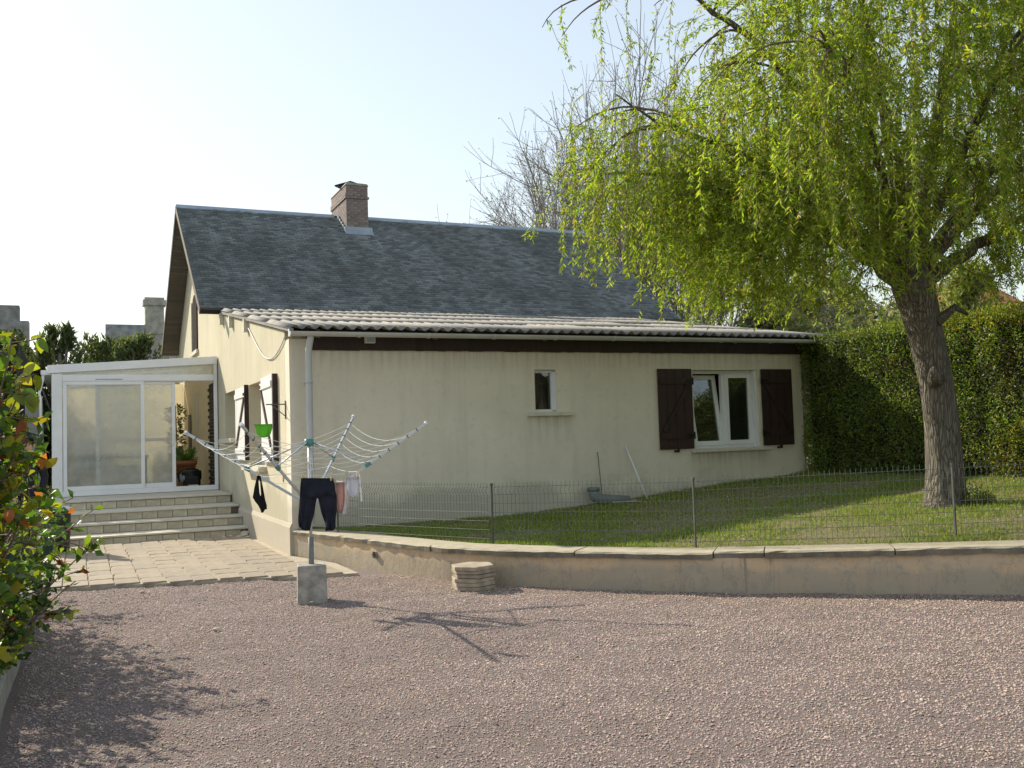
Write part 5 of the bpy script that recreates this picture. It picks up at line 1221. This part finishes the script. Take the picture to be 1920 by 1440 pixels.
# one shrub leaf with bent blade, shared
def leaf_mesh(seed, mat):
    rr = random.Random(seed); nl_ = 6; V = []; F = []
    for k in range(nl_):
        t = k/(nl_-1); wd = .36*math.sin(math.pi*min(1, t**.75*.97+.015))**.8; z = -.22*t*t+.02*rr.uniform(-1, 1); up = .10*wd*4*.25
        V += [(-wd, t, z+up), (0, t, z), (wd, t, z+up)]
    for k in range(nl_-1):
        a = k*3; F += [(a, a+1, a+4, a+3), (a+1, a+2, a+5, a+4)]
    me = bpy.data.meshes.new('leaf'); me.from_pydata(V, [], F); me.polygons.foreach_set('use_smooth', [True]*len(F)); me.materials.append(mat); me.update(); return me
def leafmat(name, c, tg, tr=.5):
    m, n, l, p = nodes(name); oi = n.new('ShaderNodeObjectInfo'); v = coords(n, l, kind='Object'); h = noise(n, l, v, 4, 4)
    col = mix(n, l, ramp(n, l, h, [(.35, (0, 0, 0)), (.75, (.7,)*3)]), c, tuple(x*.55 for x in c)); col = mix(n, l, 1.0, col, ramp(n, l, oi.outputs['Random'], [(0, (.65,)*3), (1, (1.25, 1.15, 1.0))]), 'MULTIPLY')
    l.new(col, p.inputs['Base Color']); p.inputs['Roughness'].default_value = .38; p.inputs['Specular IOR Level'].default_value = .5
    t = n.new('ShaderNodeBsdfTranslucent'); l.new(mix(n, l, 1.0, col, tg, 'MULTIPLY'), t.inputs[0]); ms = n.new('ShaderNodeMixShader'); ms.inputs[0].default_value = tr
    l.new(p.outputs[0], ms.inputs[1]); l.new(t.outputs[0], ms.inputs[2]); l.new(ms.outputs[0], n['Material Output'].inputs[0]); return m
LM = [leafmat('leaf green', (.11, .20, .038), (1.5, 1.6, .6)), leafmat('leaf lime', (.25, .31, .04), (1.6, 1.5, .5)), leafmat('leaf dark', (.035, .075, .025), (1.2, 1.3, .6)), leafmat('leaf orange', (.46, .15, .035), (1.5, 1.2, .7)), leafmat('leaf red brown', (.16, .045, .028), (1.3, 1, .8)), leafmat('leaf yellow', (.38, .34, .04), (1.4, 1.3, .5))]
LMESH = [[leaf_mesh(s+10*k, m) for s in range(3)] for k, m in enumerate(LM)]
LCOL = np.array([(.09, .17, .035), (.19, .25, .035), (.035, .075, .025), (.46, .15, .035), (.16, .045, .028), (.38, .34, .04)])
CAMP = np.array([-2.6912, -13.5097, 1.55])
def shrub(name, base, label, stems, leafsize, nbig, wts, cat='shrub', lean=.3, spread=.5, leafstep=.05, group=None):
    """stems: list of (root xyz, tip xyz); leaves sit along side twigs"""
    t_ = thing(name, base, label, cat, group); b = MB(); P = []; D = []
    for root, tip in stems:
        root, tip = np.array(root, float), np.array(tip, float); m = 12; bow = rng.normal(0, .08, 3); pts = []
        for k in range(m+1):
            u = k/m; pts.append(root*(1-u)+tip*u+bow*math.sin(math.pi*u)+rng.normal(0, .01, 3)-np.array([0, 0, .10*u*u*np.linalg.norm((tip-root)[:2])]))
        b.tube([tuple(x) for x in pts], list(np.linspace(.013, .004, m+1)), 5, False)
        L = np.linalg.norm(tip-root); nt = int(L/.09)
        for k in range(nt):
            u = rng.uniform(.12, 1.0); i = min(m-1, int(u*m)); p = pts[i]*(1-(u*m-i))+pts[i+1]*(u*m-i); d = rng.normal(0, 1, 3)+(tip-root)/L*.5; d[2] = d[2]*.5+.12; d /= np.linalg.norm(d)
            tl = rng.uniform(.12, spread); e = p+d*tl+np.array([0, 0, -.03]); b.tube([tuple(p), tuple((p+e)/2+rng.normal(0, .01, 3)), tuple(e)], .0035, 4, False)
            ks = max(2, int(tl/leafstep))
            for s in range(ks):
                uu = .25+.75*s/(ks-1) if ks > 1 else 1; q = p*(1-uu)+e*uu; dd = d*.6+rng.normal(0, .7, 3); dd[2] -= .35; P.append(q); D.append(dd/np.linalg.norm(dd))
    b.build('stems', MT['stem'], t_)
    P = np.array(P); D = np.array(D); n = len(P); kind = rng.choice(6, n, p=wts); L = leafsize*rng.uniform(.6, 1.35, n)
    # warm new growth sits near the shoot ends, high up
    rel = CAMP-P; dist = np.linalg.norm(rel, axis=1); v = P-CAMP; R3 = np.array(M.to_3x3()); lc = v@R3; px = 960+1816*lc[:, 0]/-lc[:, 2]; ok = (px > -20) & (lc[:, 2] < 0)
    order = np.argsort(np.where(ok, dist-rng.random(n)*.5, 1e3)); big = order[:nbig]; small = np.setdiff1d(np.arange(n), big)
    for i in big:
        o = put('leaf', LMESH[kind[i]][rng.integers(0, 3)], t_, P[i]); dvec = Vector(D[i]); q = dvec.to_track_quat('Y', 'Z'); o.rotation_mode = 'QUATERNION'
        o.rotation_quaternion = q @ Vector((0, 1, 0)).rotation_difference(Vector((0, 1, 0))) if False else q; o.scale = (L[i],)*3
        o.rotation_quaternion = q @ __import__('mathutils').Quaternion((0, 1, 0), rng.uniform(-1.2, 1.2))
    if len(small):
        c = LCOL[kind[small]]*rng.uniform(.65, 1.25, (len(small), 1)); ns = rdir(len(small))+np.array([0, 0, .6])
        foliage('foliage', P[small], D[small], ns, L[small], L[small]*.62, c, MT['leaf'], t_, .12, 'stuff')
    print(name, n, 'leaves', len(big), 'single')
    return t_
def stems(roots, tips): return list(zip(roots, tips))
# tall one, rooted just left of the frame, its sprigs lean in
rs = [(-3.42+rng.uniform(-.15, .1), -7.55+rng.uniform(-.25, .25), .08) for _ in range(27)]
ts = [(-3.02, -7.75, 2.22), (-2.96, -7.6, 2.02), (-3.12, -7.55, 2.32), (-2.98, -7.5, 1.80), (-3.0, -7.8, 1.60), (-2.93, -7.45, 1.62), (-3.08, -7.5, 1.45), (-2.97, -7.3, 1.38), (-3.2, -7.7, 2.2), (-3.3, -7.9, 2.1), (-3.5, -7.6, 2.3), (-3.6, -7.2, 2.0), (-3.15, -7.9, 1.2), (-3.1, -7.3, 1.15), (-3.05, -7.4, .95), (-3.0, -7.65, 2.1), (-3.04, -7.45, 2.0), (-3.08, -7.7, 1.9), (-2.99, -7.6, 1.72), (-3.05, -7.4, 1.65), (-3.02, -7.3, 1.5), (-3.0, -7.5, 1.3), (-3.1, -7.8, 1.75), (-2.98, -7.35, 1.2), (-3.03, -7.6, 1.1), (-3.12, -7.5, 2.1), (-3.06, -7.55, 1.85)]
shrub('flowering_shrub', (-3.42, -7.55, .09), 'tall shrub sprigs with lime, orange and reddish young leaves at the left edge', stems(rs, ts), .078, 300, [.33, .46, .09, .04, .01, .07], spread=.24, leafstep=.032)
# lower dense one, arching over the kerb
rs = []; ts = []
for k in range(95):
    y = rng.uniform(-6.7, -3.7); rs.append((-3.5+rng.uniform(-.2, .2), y, .08)); ts.append((-3.5+rng.uniform(.05, .64), y+rng.uniform(-.35, .35), rng.uniform(.35, 1.25)))
ts[0] = (-2.62, -5.6, .92); ts[1] = (-2.68, -5.9, 1.12); ts[2] = (-2.74, -5.3, .70); ts[3] = (-2.80, -5.0, 1.2); ts[4] = (-2.74, -5.75, 1.02)
rs[0] = rs[1] = (-3.4, -5.9, .1)
shrub('leafy_shrub', (-3.5, -5.0, .09), 'low dense green shrub arching over the kerb beside the gravel', stems(rs, ts), .072, 290, [.45, .28, .23, .008, .012, .02], spread=.28, leafstep=.035)
rs = []; ts = []
for k in range(26):
    y = rng.uniform(-3.6, -1.9); rs.append((-3.7+rng.uniform(-.2, .2), y, .08)); ts.append((-3.7+rng.uniform(.0, .70), y+rng.uniform(-.3, .3), rng.uniform(.4, 1.1)))
shrub('leafy_shrub', (-3.7, -2.8, .09), 'farther dark green shrub at the corner of gravel and patio', stems(rs, ts), .08, 0, [.40, .16, .36, .04, .02, .02], spread=.36, leafstep=.06)
rs = []; ts = []
for k in range(95):
    y = rng.uniform(-9.9, -6.3); rs.append((-3.85+rng.uniform(-.2, .15), y, .08)); ts.append((-3.75+rng.uniform(-.3, .22), y+rng.uniform(-.3, .3), rng.uniform(.7, 1.6)))
shrub('leafy_shrub', (-3.75, -8.9, .09), 'green shrub just outside the left edge shading the near gravel', stems(rs, ts), .085, 0, [.44, .20, .28, .04, .02, .02], spread=.36, leafstep=.06)
# bin by the patio
bn = thing('garden_bin', (-3.02, 2.75, .02), 'dark green round bin with a pale lid standing by the steps', 'bin')
b = MB(); b.lathe((-3.02, 2.75, .022), [(.20, 0), (.21, .03), (.235, .62), (.24, .64)], 22); b.build('barrel', MT['bin'], bn)
b = MB(); b.lathe((-3.02, 2.75, .662), [(.262, 0), (.265, .03), (.20, .055), (.05, .065)], 22); b.build('lid', MT['binlid'], bn)
b = MB(); b.tube([(-3.07, 2.75, .725), (-3.07, 2.75, .755), (-2.97, 2.75, .755), (-2.97, 2.75, .725)], .012, 6); b.build('lid_handle', MT['bin'], bn)

# ================================================================== PERSON
PX, PY = -3.40, 3.3
pers = thing('person', (PX, PY, .02), 'person in a dark top with short brown hair standing in shade behind the shrub', 'person')
def skin_fig(name, verts, edges, rads, mat, levels=2):
    me = bpy.data.meshes.new(name); me.from_pydata(verts, edges, []); o = bpy.data.objects.new(name, me); COL.objects.link(o)
    sk = o.modifiers.new('s', 'SKIN'); ss = o.modifiers.new('u', 'SUBSURF'); ss.levels = ss.render_levels = levels
    for v, r in zip(me.skin_vertices[0].data, rads): v.radius = r if isinstance(r, tuple) else (r, r)
    me.skin_vertices[0].data[0].use_root = True
    dg = bpy.context.evaluated_depsgraph_get(); m2 = bpy.data.meshes.new_from_object(o.evaluated_get(dg)); m2.name = name
    bpy.data.objects.remove(o); m2.materials.clear(); m2.materials.append(mat); m2.polygons.foreach_set('use_smooth', [True]*len(m2.polygons)); return m2
SV = [(0, 0, .95), (0, 0, 1.10), (0, .0, 1.28), (0, .01, 1.42), (0, 0, 1.50), (0, -.01, 1.56), (0, -.02, 1.63), (0, -.015, 1.70),
      (-.17, .01, 1.42), (-.24, .02, 1.15), (-.20, -.10, .93), (-.18, -.14, .85), (.17, .01, 1.42), (.24, .02, 1.15), (.20, -.10, .93), (.18, -.14, .85),
      (-.10, 0, .90), (-.11, -.01, .50), (-.11, .02, .09), (-.12, -.12, .04), (.10, 0, .90), (.11, .01, .50), (.11, .03, .09), (.12, -.11, .04)]
SE = [(0, 1), (1, 2), (2, 3), (3, 4), (4, 5), (5, 6), (6, 7), (3, 8), (8, 9), (9, 10), (10, 11), (3, 12), (12, 13), (13, 14), (14, 15), (0, 16), (16, 17), (17, 18), (18, 19), (0, 20), (20, 21), (21, 22), (22, 23)]
SR = [(.15, .11), (.135, .10), (.155, .105), (.14, .09), (.055, .055), (.075, .085), (.08, .10), (.06, .075), .065, .048, .036, .03, .065, .048, .036, .03, .085, .06, .042, .035, .085, .06, .042, .035]
put('body', skin_fig('body', SV, SE, SR, MT['skin']), pers, (PX, PY, .02))
JR = [(.17, .13), (.155, .12), (.175, .125), (.155, .105), .07]+[.084, .064, .052]+[.084, .064, .052]
JV = [SV[0], SV[1], SV[2], SV[3], (0, .0, 1.47), SV[8], SV[9], SV[10], SV[12], SV[13], SV[14]]
put('jacket', skin_fig('jacket', JV, [(0, 1), (1, 2), (2, 3), (3, 4), (3, 5), (5, 6), (6, 7), (3, 8), (8, 9), (9, 10)], JR, MT['jacket']), pers, (PX, PY, .02))
put('trousers', skin_fig('trousers', [(0, 0, .98), SV[16], SV[17], (-.11, .02, .10), SV[20], SV[21], (.11, .03, .10)], [(0, 1), (1, 2), (2, 3), (0, 4), (4, 5), (5, 6)], [(.16, .12), .10, .075, .06, .10, .075, .06], MT['trouser']), pers, (PX, PY, .02))
b = MB(); b.lathe((0, 0, 0), [(.088, 0), (.104, .05), (.10, .10), (.07, .145), (.02, .16)], 16); b_ = b.mesh('hair', MT['hair']); o = put('hair', b_, pers, (PX, PY+.02, 1.645)); o.scale = (.92, 1.06, 1)
fc = MB(); fc.hexa([(-.013, -.115, 1.60), (.013, -.115, 1.60), (.013, -.09, 1.60), (-.013, -.09, 1.60), (-.006, -.105, 1.655), (.006, -.105, 1.655), (.006, -.09, 1.655), (-.006, -.09, 1.655)]); put('nose', fc.mesh('nose', MT['skin']), pers, (PX, PY, .02))
for s in (-1, 1):
    e = MB(); e.lathe((0, 0, 0), [(.004, -.006), (.012, -.003), (.012, .003), (.004, .006)], 8); put('eye', e.mesh('eye', MT['hair']), pers, (PX+s*.034, PY-.104, 1.672))
    e = MB(); e.lathe((0, 0, 0), [(.008, -.03), (.014, 0), (.010, .03)], 8); put('ear', e.mesh('ear', MT['skin']), pers, (PX+s*.088, PY-.01, 1.655))
e = MB(); e.box(-.024, .024, -.004, .004, -.005, .005); put('mouth', e.mesh('mouth', MT['brick']), pers, (PX, PY-.102, 1.585))
for s in (-1, 1):
    hm = MB(); hb = Vector((s*.18, -.15, .845)); hm.hexa([hb+Vector(v) for v in ((-.03, -.015, -.07), (.03, -.015, -.07), (.03, .015, -.07), (-.03, .015, -.07), (-.025, -.015, .02), (.025, -.015, .02), (.025, .015, .02), (-.025, .015, .02))])
    for k, ln in enumerate((.062, .072, .068, .054)):
        xx = -.0235+k*.0155; a_ = hb+Vector((xx, 0, -.066)); hm.tube([a_, a_+Vector((0, -.008, -ln*.55)), a_+Vector((0, -.028, -ln))], [.0085, .008, .006], 6)
    a_ = hb+Vector((-s*.026, -.004, -.012)); hm.tube([a_, a_+Vector((-s*.022, -.016, -.03)), a_+Vector((-s*.024, -.03, -.058))], [.011, .009, .007], 6)
    put('hand', hm.mesh('hand', MT['skin']), pers, (PX, PY, .02))
for s, yo in ((-1, -.0), (1, .01)):
    e = MB(); e.hexa([(-.045, -.20, 0), (.045, -.20, 0), (.045, .07, 0), (-.045, .07, 0), (-.035, -.16, .05), (.035, -.16, .05), (.04, .06, .085), (-.04, .06, .085)]); put('shoe', e.mesh('shoe', MT['black']), pers, (PX+s*.115, PY+yo, .022))

# ================================================================== BEHIND
# neighbouring houses, left
h1 = thing('neighbour_house', (-1.0, 36, 0), 'distant stone house with a stout gable chimney beyond the evergreens', 'house')
b = MB(); b.prism([(34.6, 0), (41, 0), (41, 5.4), (37.8, 8.4-.3), (34.6, 5.4)], 'x', -2.6, 3.2) if False else None
b.prism([(-2.9, -.1), (4.3, -.1), (4.3, 4.8), (.72, 7.75), (-2.9, 4.9)], 'y', 34.4, 34.9); b.box(-2.8, 4.2, 34.9, 44, -.1, 4.75); b.build('wall', MT['stone_pale'], h1)
b = MB(); b.prism([(-3.0, 4.85), (.72, 7.8), (4.5, 4.8), (4.5, 4.62), (.72, 7.6), (-3.0, 4.67)], 'y', 34.95, 44); b.build('roof', MT['stone_nb'], h1)
b = MB(); b.box(.22, 1.05, 34.35, 35.0, 6.9, 8.25); b.box(.13, 1.14, 34.28, 35.05, 8.25, 8.50); b.box(.2, 1.07, 34.34, 35.0, 8.5, 8.62); b.build('chimney', MT['stone_pale'], h1)
b = MB(); b.prism([(33.9, 5.2), (34.38, 5.2), (34.38, 7.2), (34.2, 7.3), (33.9, 6.6)], 'x', -1.5, .15); b.build('side_roof', MT['stone_nb'], h1)
h2 = thing('neighbour_house', (-6, 37, 0), 'distant grey building with a stepped chimney at the far left edge', 'house')
b = MB(); b.box(-12, -5.2, 36.4, 44, -.1, 6.6); b.build('wall', MT['stone_nb'], h2)
b = MB(); b.box(-6.3, -5.12, 36.5, 37.3, 6.6, 8.38); b.box(-6.4, -4.72, 36.4, 37.3, 5.0, 7.65); b.build('chimney', MT['stone_nb'], h2)
b = MB(); b.prism([(-12.2, 6.6), (-8.6, 8.6), (-6.45, 6.6)], 'y', 36.6, 43.9); b.build('roof', MT['stone_nb'], h2)
h3 = thing('neighbour_house', (57.5, 38, 0), 'far house whose orange tiled roof peeks out right of the willow trunk', 'house')
b = MB(); b.box(54.2, 60.5, 35.5, 41, 2.0, 9.9); b.build('wall', MT['stone_pale'], h3)
b = MB(); b.prism([(35.0, 9.9), (38.2, 11.9), (41.4, 9.9)], 'x', 53.8, 61); b.build('roof', MT['orange_tile'], h3)

def crown_tree(name, base, height, radius, label, cols, n, lsz, cat='tree', cone=False, group=None, squash=1.0, start=.25, lobes=9):
    t_ = thing(name, base, label, cat, group); B = Vector(base)
    b = MB(); b.tube([B, B+Vector((.1, 0, height*.4)), B+Vector((0, .1, height*.85))], [.05*height*.5, .03*height*.5, .01*height], 8)
    cents = []
    for k in range(lobes):
        a = rng.uniform(0, 6.28); rr = radius*rng.uniform(.15, .75); u = rng.uniform(start, .92); taper = (1-u)*1.1+.08 if cone else math.sin(math.pi*min(1, .25+.75*u))**.6
        c = np.array([B.x+rr*taper*math.cos(a), B.y+rr*taper*math.sin(a), B.z+height*u]); cents.append((c, radius*rng.uniform(.34, .6)*max(taper, .3)*(1 if lobes < 30 else .62)))
        b.tube([B+Vector((0, 0, height*u*.5)), Vector(c)], [.012*height, .004*height], 5, False)
    b.build('trunk', MT['bark_grey'], t_)
    P = []; 
    for c, r in cents:
        m = int(n/lobes); d = rdir(m); P.append(c+d*(r*rng.random((m, 1))**.45)*np.array([1, 1, squash]))
    P = np.concatenate(P); m = len(P); c = shade(cols, m, .3); c *= (.55+.9*vnoise(P*.9, 51))[:, None]
    foliage('crown', P, rdir(m)+np.array([0, 0, 0 if lobes < 30 else 1.3]), rdir(m), rng.uniform(lsz*.6, lsz*(1.4 if lobes < 30 else 2.2), m), rng.uniform(lsz*.35, lsz*.7, m), c, MT['far'], t_, .15)
    return t_
dk = [(.085, .115, .05), (.11, .135, .055), (.07, .095, .05), (.15, .165, .07)]
ev = [(-7.6, 20, 4.8, 2.2, 'dark evergreen farthest left, behind the shrub sprigs'), (-5.6, 19, 4.3, 1.7, 'dark evergreen just left of the conservatory roof'), (-4.4, 21.5, 4.6, 1.2, 'dark evergreen above the left corner of the conservatory'), (-3.2, 20.5, 5.35, 1.1, 'pointed evergreen above the middle of the conservatory roof'), (-2.0, 21.5, 5.2, 1.5, 'taller evergreen below the dormer of the stone house'), (-1.0, 20, 5.0, 1.3, 'evergreen nearest the cottage gable')]
for x, y, hh, rr, lab in ev: crown_tree('evergreen_tree', (x, y, -.05), hh+.45, rr*1.4, lab, dk, 9000, .15, group='evergreens behind the conservatory', start=.12, lobes=50, cone=False, squash=1.7)
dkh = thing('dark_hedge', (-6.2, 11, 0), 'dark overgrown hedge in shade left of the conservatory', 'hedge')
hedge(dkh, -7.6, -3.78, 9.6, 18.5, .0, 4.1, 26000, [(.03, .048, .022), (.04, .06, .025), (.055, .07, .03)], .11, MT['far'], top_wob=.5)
b = MB(); b.box(-7.4, -3.9, 18.6, 19.3, 0, 3.4); b.build('shade_core', MT['hedgecore'], dkh)  # extra dark slab at the back, shade in its colour too

# bare trees behind the roof
def bare_tree(base, height, lean, label, spread=.50, levels=5, seed=0, buds=.5, nst=3):
    rr = np.random.default_rng(seed); t_ = thing('bare_tree', base, label, 'tree', 'bare trees behind the house'); b = MB(); tips = []
    def grow(p, d, L, r, lv):
        m = 4; pts = [p]
        for k in range(m): d = d+rr.normal(0, .07, 3)+np.array([0, 0, .05]); d /= np.linalg.norm(d); pts.append(pts[-1]+d*L/m)
        b.tube([tuple(x) for x in pts], list(np.linspace(r, r*.62, m+1)), 6 if lv > 2 else (4 if lv > 1 else 3), False)
        if lv == 0: tips.extend(pts[2:]); return
        for k in range(rr.integers(4, 6) if lv > 1 else rr.integers(5, 8)):
            i = rr.integers(1, m+1); e = d+rr.normal(0, spread, 3); e /= np.linalg.norm(e); grow(pts[i], e, L*rr.uniform(.55, .8), r*(.60 if i == m else .45), lv-1)
        if lv > 1: e = d+rr.normal(0, .15, 3); grow(pts[-1], e/np.linalg.norm(e), L*.75, r*.62, lv-1)
    for s in range(nst):
        d = np.array(lean)+rr.normal(0, .16, 3)+np.array([0, 0, 1.0]); grow(np.array(base)+np.array([rr.normal(0, .4), rr.normal(0, .4), 0]), d/np.linalg.norm(d), height*.33, .0062*height, levels-1)
    b.build('trunk', MT['bark_grey'], t_)
    T = np.array(tips); n = min(len(T), 5000); T = T[rr.integers(0, len(T), n)]
    foliage('buds', T+rr.normal(0, .03, (n, 3)), rdir(n), rdir(n), rr.uniform(.05, .12, n), rr.uniform(.03, .06, n), shade([(.17, .15, .08), (.13, .12, .06), (.22, .18, .10)], n), MT['far'], t_, .1, 'stuff')
bare_tree((15.3, 18.5, 0), 18.0, (-.22, .02, 0), 'large bare tree rising behind the ridge, left of the willow', seed=3)
bare_tree((16.6, 19.5, 0), 15.2, (-.22, 0, .1), 'bare tree leaning left, its twigs fanning low over the ridge', seed=12)
bare_tree((17.6, 18, 0), 16.5, (-.02, .02, 0), 'bare multi stemmed tree showing through the left part of the willow', seed=4)
bare_tree((20.2, 18.5, 0), 15.0, (.04, .0, 0), 'bare tree farther right behind the willow crown', seed=5)
bare_tree((13.6, 24, 0), 14.6, (-.10, 0, 0), 'low bare treetop just clearing the ridge left of the large one', seed=6, nst=2)

mid = [(.22, .24, .10), (.27, .27, .13), (.18, .205, .09), (.32, .30, .16)]
brt = [(.17, .24, .05), (.21, .28, .06), (.13, .19, .045), (.25, .29, .08)]
wl = [(23.5, 17, 8.0, 3.2, mid, 'hazy olive tree above the right end of the lean-to roof'), (26.5, 15.5, 7.6, 3.2, mid, 'hazy olive tree left of the willow trunk, above the hedge'), (28.5, 20, 9.2, 3.8, mid, 'taller olive tree behind the low crown of the willow'), (30.5, 14.5, 8.2, 3.4, mid, 'olive tree behind the willow trunk'),
      (29.6, 9.4, 7.0, 3.0, brt, 'bright green tree right of the willow trunk above the hedge'), (31.4, 6.6, 8.0, 3.2, brt, 'bright green tree at the right edge above the hedge'), (35, 11, 8.6, 3.6, brt, 'taller green tree behind the two bright ones'), (20.6, 14.6, 6.2, 2.5, mid, 'dark tree just behind the lean-to roof, right of the main roof'), (38, 24, 8.2, 4, mid, 'distant olive tree in the gap right of the willow trunk')]
for x, y, hh, rr, cc, lab in wl: crown_tree('leafy_tree', (x, y, -.05), hh, rr, lab, cc, 12000, .26, group='trees beyond the hedge', start=.06, lobes=20)
hm = MB(); nn = 60; gx_ = np.linspace(20, 170, nn); gy_ = np.linspace(-20, 150, nn); X, Y = np.meshgrid(gx_, gy_); d_ = np.hypot(X-10, Y+5); Z = -.5+np.clip((d_-45)/110, 0, 1)**1.2*11+1.5*np.sin(X*.05)*np.clip((d_-45)/60, 0, 1)
idx = np.arange(nn*nn).reshape(nn, nn); F = np.stack([idx[:-1, :-1], idx[:-1, 1:], idx[1:, 1:], idx[1:, :-1]], -1).reshape(-1, 4)
nm(put('hill', np_mesh('hill', np.stack([X.ravel(), Y.ravel(), Z.ravel()], 1), F, MT['land'], True)), kind='structure')
